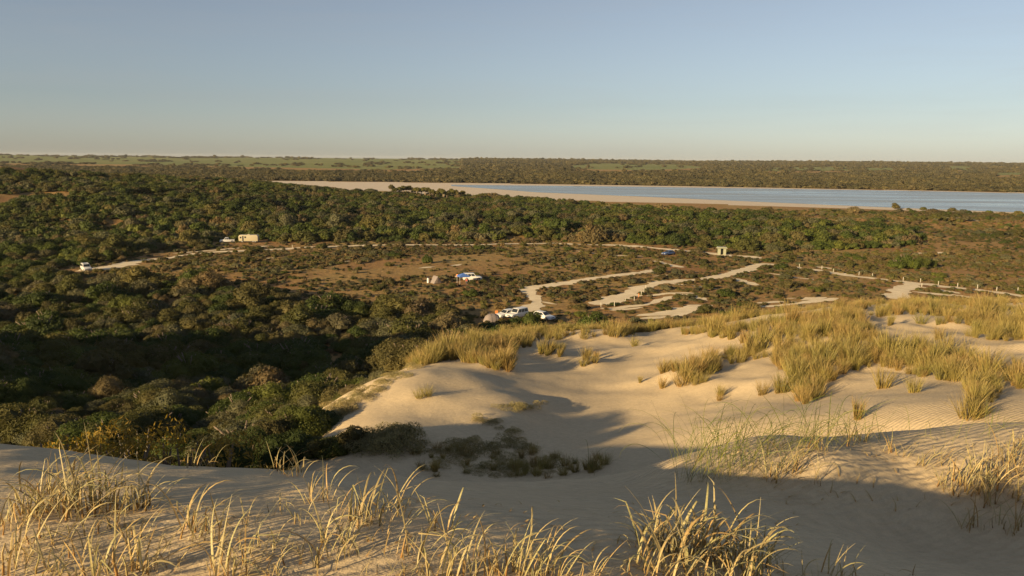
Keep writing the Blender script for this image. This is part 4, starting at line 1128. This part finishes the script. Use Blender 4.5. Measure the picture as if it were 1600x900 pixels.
def make_car(name, label, loc, heading, paint, kind, roofpaint=None, cat='car', rack=False):
    """front of the car towards +x; heading turns it round z"""
    root = empty(name, loc, heading); tag(root, label, cat)
    if kind == '4wd': L, hw, zb, zr, r = 4.7, 0.92, 1.12, 1.88, 0.40; cab = (-2.28, 0.95, 0.88); top = (-2.1, 0.35, 0.76)
    elif kind == 'ute': L, hw, zb, zr, r = 5.0, 0.90, 1.08, 1.74, 0.38; cab = (-0.65, 1.15, 0.86); top = (-0.5, 0.55, 0.74)
    else: L, hw, zb, zr, r = 4.5, 0.88, 0.93, 1.48, 0.33; cab = (-2.0, 0.95, 0.83); top = (-1.55, 0.15, 0.66)
    h = L / 2
    bm = bmesh.new()
    prism(bm, [(-h, 0.42), (-h + 0.08, 0.30), (h - 0.1, 0.30), (h, 0.45), (h - 0.03, zb - 0.28), (h - 0.35, zb - 0.12), (cab[1] + 0.05, zb), (-h + 0.05, zb), (-h, zb - 0.15)], -hw, hw)
    bev(bm, 0.06); obj('body', bm, paint, root, True)
    bm = bmesh.new(); A, B = frustum(bm, (cab[0], cab[1], cab[2], zb - 0.02), (top[0], top[1], top[2], zr)); bev(bm, 0.05)
    obj('cabin', bm, roofpaint or paint, root, True)
    for sgn in (0, 2):
        q0, q1, q2, q3 = (A[0], A[1], B[1], B[0]) if sgn == 0 else (A[3], A[2], B[2], B[3])
        o = Vector((0, -1 if sgn == 0 else 1, 0.2))
        cuts = [(0.05, 0.33), (0.37, 0.62), (0.66, 0.93)] if kind != 'ute' else [(0.08, 0.45), (0.5, 0.92)]
        for u0, u1 in cuts: pane(root, q0, q1, q2, q3, u0, u1, 0.14, 0.86, o)
    pane(root, A[1], A[2], B[2], B[1], 0.06, 0.94, 0.12, 0.9, Vector((1, 0, 0.3)))
    pane(root, A[0], A[3], B[3], B[0], 0.08, 0.92, 0.2, 0.88, Vector((-1, 0, 0.3)))
    for x_ in (-h + 0.85, h - 0.85):
        for y_ in (-hw + 0.06, hw - 0.06):
            wheel = empty('wheel', (x_, y_, r)); wheel.parent = root
            bm = bmesh.new(); cyl(bm, 0, 0, 0, r, 0.11); bev(bm, 0.025, 1); obj('tyre', bm, M_TYRE, wheel)
            bm = bmesh.new(); cyl(bm, 0, 0, 0, r * 0.6, 0.118, 12); obj('rim', bm, M_RIM, wheel)
    for s in (-1, 1):
        bm = bmesh.new(); box(bm, h - 0.12, h + 0.012, s * (hw - 0.42) - 0.2, s * (hw - 0.42) + 0.2, zb - 0.42, zb - 0.27); obj('headlight', bm, M_LAMP, root)
        bm = bmesh.new(); box(bm, -h - 0.012, -h + 0.1, s * (hw - 0.2) - 0.12, s * (hw - 0.2) + 0.12, zb - 0.42, zb - 0.18); obj('taillight', bm, M_RED, root)
    bm = bmesh.new(); box(bm, h - 0.1, h + 0.07, -hw + 0.03, hw - 0.03, 0.36, 0.52); bev(bm, 0.03); obj('bumper', bm, M_TRIM if kind == '4wd' else paint, root)
    bm = bmesh.new(); box(bm, h - 0.1, h + 0.016, -0.42, 0.42, zb - 0.42, zb - 0.28); obj('grille', bm, M_TRIM, root)
    if kind == 'ute':
        bm = bmesh.new(); box(bm, -h + 0.1, cab[0] - 0.08, -hw + 0.06, hw - 0.06, zb + 0.004, zb + 0.05); obj('tray_cover', bm, M_TRIM, root)
    if rack:
        bm = bmesh.new()
        for y_ in (-0.62, 0.62): box(bm, top[0] + 0.15, top[1] - 0.1, y_ - 0.02, y_ + 0.02, zr + 0.06, zr + 0.12)
        for k in range(6):
            x_ = top[0] + 0.3 + k * 0.38; box(bm, x_ - 0.02, x_ + 0.02, -0.6, 0.6, zr + 0.07, zr + 0.11)
        for x_ in (top[0] + 0.3, top[1] - 0.3):
            for y_ in (-0.6, 0.6): box(bm, x_ - 0.02, x_ + 0.02, y_ - 0.018, y_ + 0.018, zr - 0.02, zr + 0.062)
        obj('roof_rack', bm, M_WHITE, root)
    return root
def plain(px_, py_): q = on_plain(px_, py_, 0.0); return (q[0], q[1], hz(q[0], q[1]) + 0.05)
D = math.radians
make_car('four_wheel_drive', 'white four wheel drive with roof rack alone at the end of the left track', plain(135, 424.5), D(-50), M_WHITE, '4wd', rack=True)
make_car('parked_car', 'white utility vehicle parked left of the cream camper', plain(355, 378.5), D(200), M_WHITE, 'ute')
make_car('parked_car', 'white car beside the grey dome tent, left of the pair', plain(791, 495), D(222), M_WHITE, 'wagon')
make_car('parked_car', 'white car half hidden by the round bush, right of the pair', plain(808, 496), D(225), M_WHITE, '4wd')
make_car('parked_car', 'white car behind the round bush right of the pair of white cars', plain(849, 498), D(-40), M_WHITE, 'wagon')
make_car('parked_car', 'white vehicle behind the blue gazebo', plain(738, 439), D(10), M_WHITE, '4wd')
make_car('parked_car', 'dark blue car with pale front beside the upper sandy track', plain(1044, 398), D(215), M_BLUEP, 'wagon')

def make_camper(loc):
    root = empty('camper_bus', loc, D(4)); tag(root, 'long cream camper parked side on at the forest edge', 'camper')
    L, hw, z0, z1 = 6.6, 1.1, 0.5, 2.7; h = L / 2
    bm = bmesh.new(); prism(bm, [(-h, z0), (h, z0), (h, z1 - 0.35), (h - 0.35, z1), (-h + 0.3, z1), (-h - 0.12, z1 - 0.6), (-h - 0.12, z0 + 0.9)], -hw, hw); bev(bm, 0.09, 3); obj('body', bm, M_CREAM, root, True)
    bm = bmesh.new(); box(bm, -h + 0.2, h - 0.2, -hw + 0.1, hw - 0.1, z0 - 0.2, z0 + 0.02); obj('chassis', bm, M_TRIM, root)
    for x0_, x1_, za, zb_ in [(-1.35, -0.75, 1.6, 2.2), (-2.95, -2.4, 1.5, 2.1), (1.0, 1.9, 1.7, 2.2)]:
        bm = bmesh.new(); box(bm, x0_, x1_, -hw - 0.012, -hw + 0.02, za, zb_)
        obj('window', bm, M_GLASS if x0_ < 0.5 else M_CREAM, root)
    bm = bmesh.new(); box(bm, -2.15, -1.6, -hw - 0.02, -hw + 0.02, z0 + 0.1, 2.35); obj('door', bm, M_TRIM, root)
    bm = bmesh.new(); box(bm, -h - 0.135, -h - 0.05, -0.8, 0.8, 1.5, 2.2); obj('windscreen', bm, M_GLASS, root)
    for x_ in (-2.2, 1.6, 2.35):
        for y_ in (-hw + 0.15, hw - 0.15):
            wheel = empty('wheel', (x_, y_, 0.4)); wheel.parent = root
            bm = bmesh.new(); cyl(bm, 0, 0, 0, 0.4, 0.12); obj('tyre', bm, M_TYRE, wheel)
            bm = bmesh.new(); cyl(bm, 0, 0, 0, 0.22, 0.128, 12); obj('rim', bm, M_RIM, wheel)
    bm = bmesh.new(); box(bm, -0.5, 0.4, -0.35, 0.35, z1 - 0.02, z1 + 0.18); bev(bm, 0.04); obj('roof_vent', bm, M_CREAM, root)
make_camper(plain(389.5, 378.5))

def make_dome_tent(loc, rz_, w_, l_, h_, label):
    root = empty('dome_tent', loc, rz_); tag(root, label, 'tent')
    bm = bmesh.new(); n = 12; rows = []
    for i in range(9):
        t = i / 8; x_ = (t - 0.5) * l_; s = math.sqrt(max(0.0, 1 - (abs(t - 0.5) * 2) ** 2.6)) * 0.72 + 0.28
        rows.append([bm.verts.new((x_, -math.cos(math.pi * k / n) * w_ / 2 * (0.6 + 0.4 * s), math.sin(math.pi * k / n) ** 0.8 * h_ * s)) for k in range(n + 1)])
    for A_, B_ in zip(rows[:-1], rows[1:]):
        for k in range(n): bm.faces.new((A_[k], A_[k + 1], B_[k + 1], B_[k]))
    bm.faces.new(rows[0]); bm.faces.new(rows[-1][::-1]); obj('tent_fly', bm, M_TENT, root, True)
    bm = bmesh.new(); x_ = -l_ / 2
    pts = [(-math.cos(math.pi * k / 10) * w_ * 0.24, 0.04 + math.sin(math.pi * k / 10) ** 0.7 * h_ * 0.24) for k in range(11)]
    a = [bm.verts.new((x_ - 0.02, y_, z_)) for y_, z_ in pts]; b = [bm.verts.new((x_ + 0.02, y_, z_)) for y_, z_ in pts]
    bm.faces.new(a); bm.faces.new(b[::-1])
    for k in range(11): bm.faces.new((a[k], b[k], b[(k + 1) % 11], a[(k + 1) % 11]))
    obj('door_panel', bm, M_TENTD, root)
    for k, s in ((3, -1), (5, 1)):
        bm = bmesh.new(); tube(bm, [((k / 8 - 0.5) * l_, -math.cos(math.pi * j / 10) * w_ * 0.51, math.sin(math.pi * j / 10) ** 0.8 * h_ * 1.01) for j in range(11)], 0.015, 0.015, 5)
        obj('pole', bm, M_TRIM, root)
make_dome_tent(plain(769, 504), D(22), 2.3, 3.2, 1.75, 'grey dome tent with tan front beside the parked white cars')
def make_ridge_tent(loc, rz_, w_, l_, h_, label):
    root = empty('ridge_tent', loc, rz_); tag(root, label, 'tent')
    bm = bmesh.new(); n = 4
    pr = [(-w_ / 2, 0), (-w_ * 0.42, 0.35), (0, h_), (w_ * 0.42, 0.35), (w_ / 2, 0)]
    prism(bm, pr, -l_ / 2, l_ / 2); bev(bm, 0.05); obj('tent_fly', bm, M_TENT, root, True)
    bm = bmesh.new(); prism(bm, [(-w_ * 0.3, 0.03), (0, h_ * 0.86), (w_ * 0.3, 0.03)], -l_ / 2 - 0.02, -l_ / 2 + 0.02); obj('door_panel', bm, M_TENTD, root)
    for y_ in (-l_ / 2 - 0.05, l_ / 2 + 0.05):
        bm = bmesh.new(); tube(bm, [(0, y_, 0), (0, y_, h_ + 0.05)], 0.02, 0.02, 6); obj('pole', bm, M_TRIM, root)
make_ridge_tent(plain(681, 442.5), D(35), 2.3, 2.2, 1.75, 'grey ridge tent beside a white upright container on the heath')
def small(name, label, cat, loc, build, rz_=0.0):
    root = empty(name, loc, rz_); tag(root, label, cat); build(root)
def drum(root):
    bm = bmesh.new(); bmesh.ops.create_cone(bm, cap_ends=True, segments=16, radius1=0.3, radius2=0.28, depth=1.2, matrix=Matrix.Translation((0, 0, 0.6))); bev(bm, 0.03); obj('shell', bm, M_WHITE, root)
    bm = bmesh.new(); bmesh.ops.create_cone(bm, cap_ends=True, segments=12, radius1=0.2, radius2=0.16, depth=0.16, matrix=Matrix.Translation((0, 0, 1.27))); obj('lid', bm, M_DENIM, root)
small('water_drum', 'white upright container standing left of the ridge tent', 'container', plain(669, 442.5), drum)
def chest(root):
    bm = bmesh.new(); box(bm, -0.32, 0.32, -0.22, 0.22, 0, 0.42); bev(bm, 0.03); obj('shell', bm, M_WHITE, root)
    bm = bmesh.new(); box(bm, -0.34, 0.34, -0.24, 0.24, 0.424, 0.52); bev(bm, 0.03); obj('lid', bm, M_WHITE, root)
small('cool_box', 'white box behind the grey dome tent', 'box', (plain(762, 492.5)[0], plain(762, 492.5)[1], plain(762, 492.5)[2]), chest)
def chair(root):
    bm = bmesh.new(); box(bm, -0.28, 0.28, -0.25, 0.25, 0.40, 0.46); bev(bm, 0.02); obj('seat', bm, M_WHITE, root)
    bm = bmesh.new(); prism(bm, [(0.22, 0.47), (0.27, 0.47), (0.40, 1.0), (0.35, 1.0)], -0.26, 0.26); obj('backrest', bm, M_ORANGE, root)
    for x_ in (-0.24, 0.24):
        for y_ in (-0.22, 0.22):
            bm = bmesh.new(); tube(bm, [(x_ * 1.15, y_ * 1.1, 0), (x_, y_, 0.40)], 0.014, 0.014, 6); obj('leg', bm, M_TRIM, root)
small('camp_chair', 'small orange and white camp chair between the dome tent and the car', 'chair', plain(776, 493), chair, D(100))
small('camp_chair', 'tiny orange camp chair left of the blue gazebo', 'chair', plain(713, 436), chair, D(60))
def gazebo(root):
    s, z0, z1 = 1.3, 2.0, 2.65
    bm = bmesh.new(); base = [bm.verts.new(p) for p in ((-s, -s, z0), (s, -s, z0), (s, s, z0), (-s, s, z0))]; low = [bm.verts.new((v.co.x, v.co.y, z0 - 0.22)) for v in base]; tip = bm.verts.new((0, 0, z1))
    for k in range(4):
        bm.faces.new((base[k], base[(k + 1) % 4], tip)); bm.faces.new((low[k], low[(k + 1) % 4], base[(k + 1) % 4], base[k]))
    o = obj('canopy', bm, M_BLUEC, root); md = o.modifiers.new('thick', 'SOLIDIFY'); md.thickness = 0.02
    for x_ in (-1, 1):
        for y_ in (-1, 1):
            bm = bmesh.new(); tube(bm, [(x_ * (s - 0.06), y_ * (s - 0.06), 0), (x_ * (s - 0.06), y_ * (s - 0.06), z0 - 0.03)], 0.03, 0.03, 6); obj('leg', bm, M_WHITE, root)
small('gazebo', 'blue pop up gazebo on white legs beside a white vehicle', 'gazebo', plain(724, 444), gazebo, D(20))
def shelter(root):
    bm = bmesh.new(); box(bm, -1.25, -0.45, -0.9, 0.9, 0, 2.1); obj('wall', bm, M_SHELT, root)
    bm = bmesh.new(); box(bm, 0.45, 1.25, -0.9, 0.9, 0, 2.1); obj('wall', bm, M_SHELT, root)
    bm = bmesh.new(); box(bm, -0.45, 0.45, 0.3, 0.38, 0, 2.05); obj('door', bm, M_TRIM, root)
    bm = bmesh.new(); prism(bm, [(-1.7, 2.1), (1.7, 2.1), (1.35, 2.5), (-1.35, 2.5)], -1.4, 1.4); bev(bm, 0.04); obj('roof', bm, M_SHELT, root)
    bm = bmesh.new(); tube(bm, [(0.9, 0.6, 2.5), (0.9, 0.6, 3.1)], 0.06, 0.06, 8); obj('vent_pipe', bm, M_TRIM, root)
small('shelter_hut', 'pale green hut with wide flat roof beside the upper track', 'hut', plain(1127.5, 398), shelter, D(-8))
def table(root):
    for k in range(4):
        bm = bmesh.new(); box(bm, -0.95, 0.95, -0.38 + k * 0.2, -0.2 + k * 0.2, 0.70, 0.75); obj('plank', bm, M_WOOD, root)
    for y_ in (-0.72, 0.72):
        bm = bmesh.new(); box(bm, -0.95, 0.95, y_ - 0.14, y_ + 0.14, 0.42, 0.46); obj('bench', bm, M_WOOD, root)
    for x_ in (-0.6, 0.6):
        bm = bmesh.new(); box(bm, x_ - 0.05, x_ + 0.05, -0.8, 0.8, 0.33, 0.41); box(bm, x_ - 0.05, x_ + 0.05, -0.05, 0.05, 0, 0.7); obj('leg', bm, M_WOOD, root)
small('picnic_table', 'grey timber picnic table behind the right dune grass', 'table', plain(1222, 494), table, D(12))

def make_person(loc, rz_):
    """small standing figure: one skinned body, with hair and clothes as parts"""
    root = empty('person', loc, rz_); tag(root, 'person in a red top standing under the blue gazebo', 'person')
    J = [(0, 0, .93, .13), (0, 0, 1.12, .12), (0, 0, 1.35, .14), (0, 0, 1.46, .06), (0, .01, 1.53, .075), (0, .02, 1.62, .09), (0, 0.01, 1.70, .06),
         (.17, 0, 1.38, .06), (.24, .02, 1.12, .045), (.22, .14, .92, .033), (.21, .2, .84, .03), (-.17, 0, 1.38, .06), (-.24, .02, 1.12, .045), (-.22, .12, .91, .033), (-.21, .17, .83, .03),
         (.10, 0, .86, .09), (.11, .02, .48, .06), (.11, -.02, .09, .04), (.12, .1, .03, .035), (-.10, 0, .86, .09), (-.11, .02, .48, .06), (-.11, -.02, .09, .04), (-.12, .1, .03, .035)]
    E = [(0, 1), (1, 2), (2, 3), (3, 4), (4, 5), (5, 6), (2, 7), (7, 8), (8, 9), (9, 10), (2, 11), (11, 12), (12, 13), (13, 14), (0, 15), (15, 16), (16, 17), (17, 18), (0, 19), (19, 20), (20, 21), (21, 22)]
    def skinned(name, idx, grow, mat):
        mp = {j: k for k, j in enumerate(idx)}
        me = bpy.data.meshes.new(name); me.from_pydata([J[j][:3] for j in idx], [(mp[a], mp[b]) for a, b in E if a in mp and b in mp], [])
        o = link(name, me, root); o.modifiers.new('skin', 'SKIN')
        for k, j in enumerate(idx): me.skin_vertices[0].data[k].radius = (J[j][3] * grow,) * 2
        me.skin_vertices[0].data[0].use_root = True
        o.modifiers.new('sub', 'SUBSURF').levels = 2; o.modifiers['sub'].render_levels = 2
        me.materials.append(mat); return o
    skinned('body', list(range(len(J))), 1.0, M_SKIN)
    skinned('top', [0, 1, 2, 7, 8, 11, 12], 1.16, M_REDC)
    skinned('trousers', [0, 15, 16, 17, 19, 20, 21], 1.18, M_DENIM)
    bm = bmesh.new(); bmesh.ops.create_icosphere(bm, subdivisions=2, radius=0.1, matrix=Matrix.Translation((0, -.01, 1.66)) @ Matrix.Diagonal((.98, 1.05, .95, 1)))
    obj('hair', bm, M_HAIR, root, True)
make_person(plain(729, 446), D(190))

def post_mesh():
    bm = bmesh.new(); box(bm, -0.065, 0.065, -0.065, 0.065, -0.1, 0.95)
    bev(bm, 0.02, 1); return bm_mesh('fence_post', bm, M_POST)
PM = post_mesh(); PMO = PM.copy(); PMO.materials.clear(); PMO.materials.append(M_ORANGE)
for a, b in [(1202, 409), (1249, 417.5), (1284, 421), (1302, 426), (1342, 431), (1363, 434), (1411, 440), (1438, 442), (1440, 450), (1466, 446), (1496, 449), (1527, 452), (1557, 456), (1590, 457)]:
    o = link('fence_post', PM, None, None, plain(a, b)); tag(o, 'short white post along the sandy track on the right of the plain', 'post', 'white posts along the right sandy track')
for a, b in [(1009, 452), (1006, 457), (1002, 461), (991, 469), (977, 472), (960, 477), (939, 478)]:
    o = link('fence_post', PM, None, None, plain(a, b)); tag(o, 'short white post beside the bend of the middle sandy track', 'post', 'white posts beside the middle sandy track')
o = link('fence_post', PMO, None, None, plain(998, 464)); tag(o, 'orange post in the row beside the bend of the middle track', 'post')
for a, b, lb in [(457, 386, 'white post beside the far track right of the cream camper'), (443, 376, 'small white post just right of the cream camper')]:
    o = link('fence_post', PM, None, None, plain(a, b)); tag(o, lb, 'post')

# lone bushes and the pale-trunked stand by the lake
def pbush(px_, py_, rad_, h_, key, label, grp=None, lod=MID):
    q = on_plain(px_, py_, 0); g = hz(q[0], q[1])
    root = empty('heath_bush', (q[0], q[1], g - 0.05), rnd.uniform(0, 6.28)); tag(root, label, 'shrub', grp)
    c = link('crown', rnd.choice(lod[key]), root); c.scale = (rad_, rad_, h_)
    s = link('stems', rnd.choice(STEMS), root); s.scale = (rad_, rad_, h_)
pbush(668, 411, 1.7, 3.3, 'green', 'lone dark bush standing in the brown meadow')
pbush(829, 507, 2.3, 2.9, 'green', 'round dark green bush in front of the white cars')
pbush(783, 510, 1.5, 1.5, 'olive', 'olive bush in front of the gap between tent and cars')
pbush(757, 512, 1.3, 1.2, 'green', 'low dark bush just in front of the grey dome tent')
pbush(738, 446, 1.4, 1.6, 'olive', 'olive bush just right of the blue gazebo')
for a, b, r_, h_ in [(1398, 326, 3.6, 3.6), (1443, 328, 2.6, 2.4), (1488, 330, 3.0, 2.8), (1420, 328, 2.0, 1.6)]:
    pbush(a, b, r_, h_, 'olive', 'round bush standing alone on the near lake shore', 'lone bushes on the near lake shore')
for a, b, r_, h_ in [(1402, 420, 3.2, 3.6), (1420, 419, 3.4, 4.2), (1437, 419, 3.0, 3.8), (1452, 417, 2.4, 3.0), (1412, 414, 3.0, 4.2)]:
    pbush(a, b, r_, h_, 'green', 'dark green bush in the big isolated clump near the right sandy track', 'bushes in the isolated green clump')

def tree_mesh(k):
    q = random.Random(1000 + k); bm = bmesh.new(); ends = []
    for j in range(4):
        a = q.uniform(0, 6.28); e = q.uniform(0.3, 1.0)
        p = [(0.15 * math.cos(a), 0.15 * math.sin(a), -0.2)]
        for s in (0.3, 0.6, 0.85): p.append((math.cos(a) * e * s + q.uniform(-.1, .1), math.sin(a) * e * s + q.uniform(-.1, .1), 4.6 * s))
        tube(bm, p, 0.17, 0.07, 6)
    return bm_mesh('trunk', bm, M_PALEBARK, True)
TRUNKS = [tree_mesh(k) for k in range(3)]
CAP = [crown('crown', 9, 800, 0.12, M_OLIVE, 0.5, 1010 + k, skirt=False) for k in range(3)]
tx = np.linspace(612, 722, 20)
for k, a in enumerate(tx):
    q = on_plain(a, 311 + 3 * rnd.random(), 0); g = hz(q[0], q[1])
    root = empty('tea_tree', (q[0], q[1], g), rnd.uniform(0, 6.28)); tag(root, 'flat topped tree with pale bare trunks in the stand by the lake shore', 'tree', 'pale trunked trees by the lake shore')
    s = rnd.uniform(1.15, 1.5)
    t = link('trunk', rnd.choice(TRUNKS), root); t.scale = (s, s, s)
    c = link('crown', rnd.choice(CAP), root); c.location = (0, 0, 2.7 * s); c.scale = (2.6 * s, 2.6 * s, 3.2 * s)

# ------------------------------------------------------------------ thin evening haze over the far land
zlo = float(GV[:, 2].min()) - 1.0
bm = bmesh.new(); box(bm, -11000, 11000, -11000, 11000, zlo, 52.0)
o = obj('haze', bm, None)
mt, t, out = new_mat('haze_air')
pv = N(t, 'ShaderNodeVolumePrincipled'); pv.inputs['Color'].default_value = (0.86, 0.90, 0.95, 1); pv.inputs['Density'].default_value = 0.000028
t.links.new(pv.outputs[0], out.inputs['Volume'])
o.data.materials.append(mt); tag(o, kind='stuff')
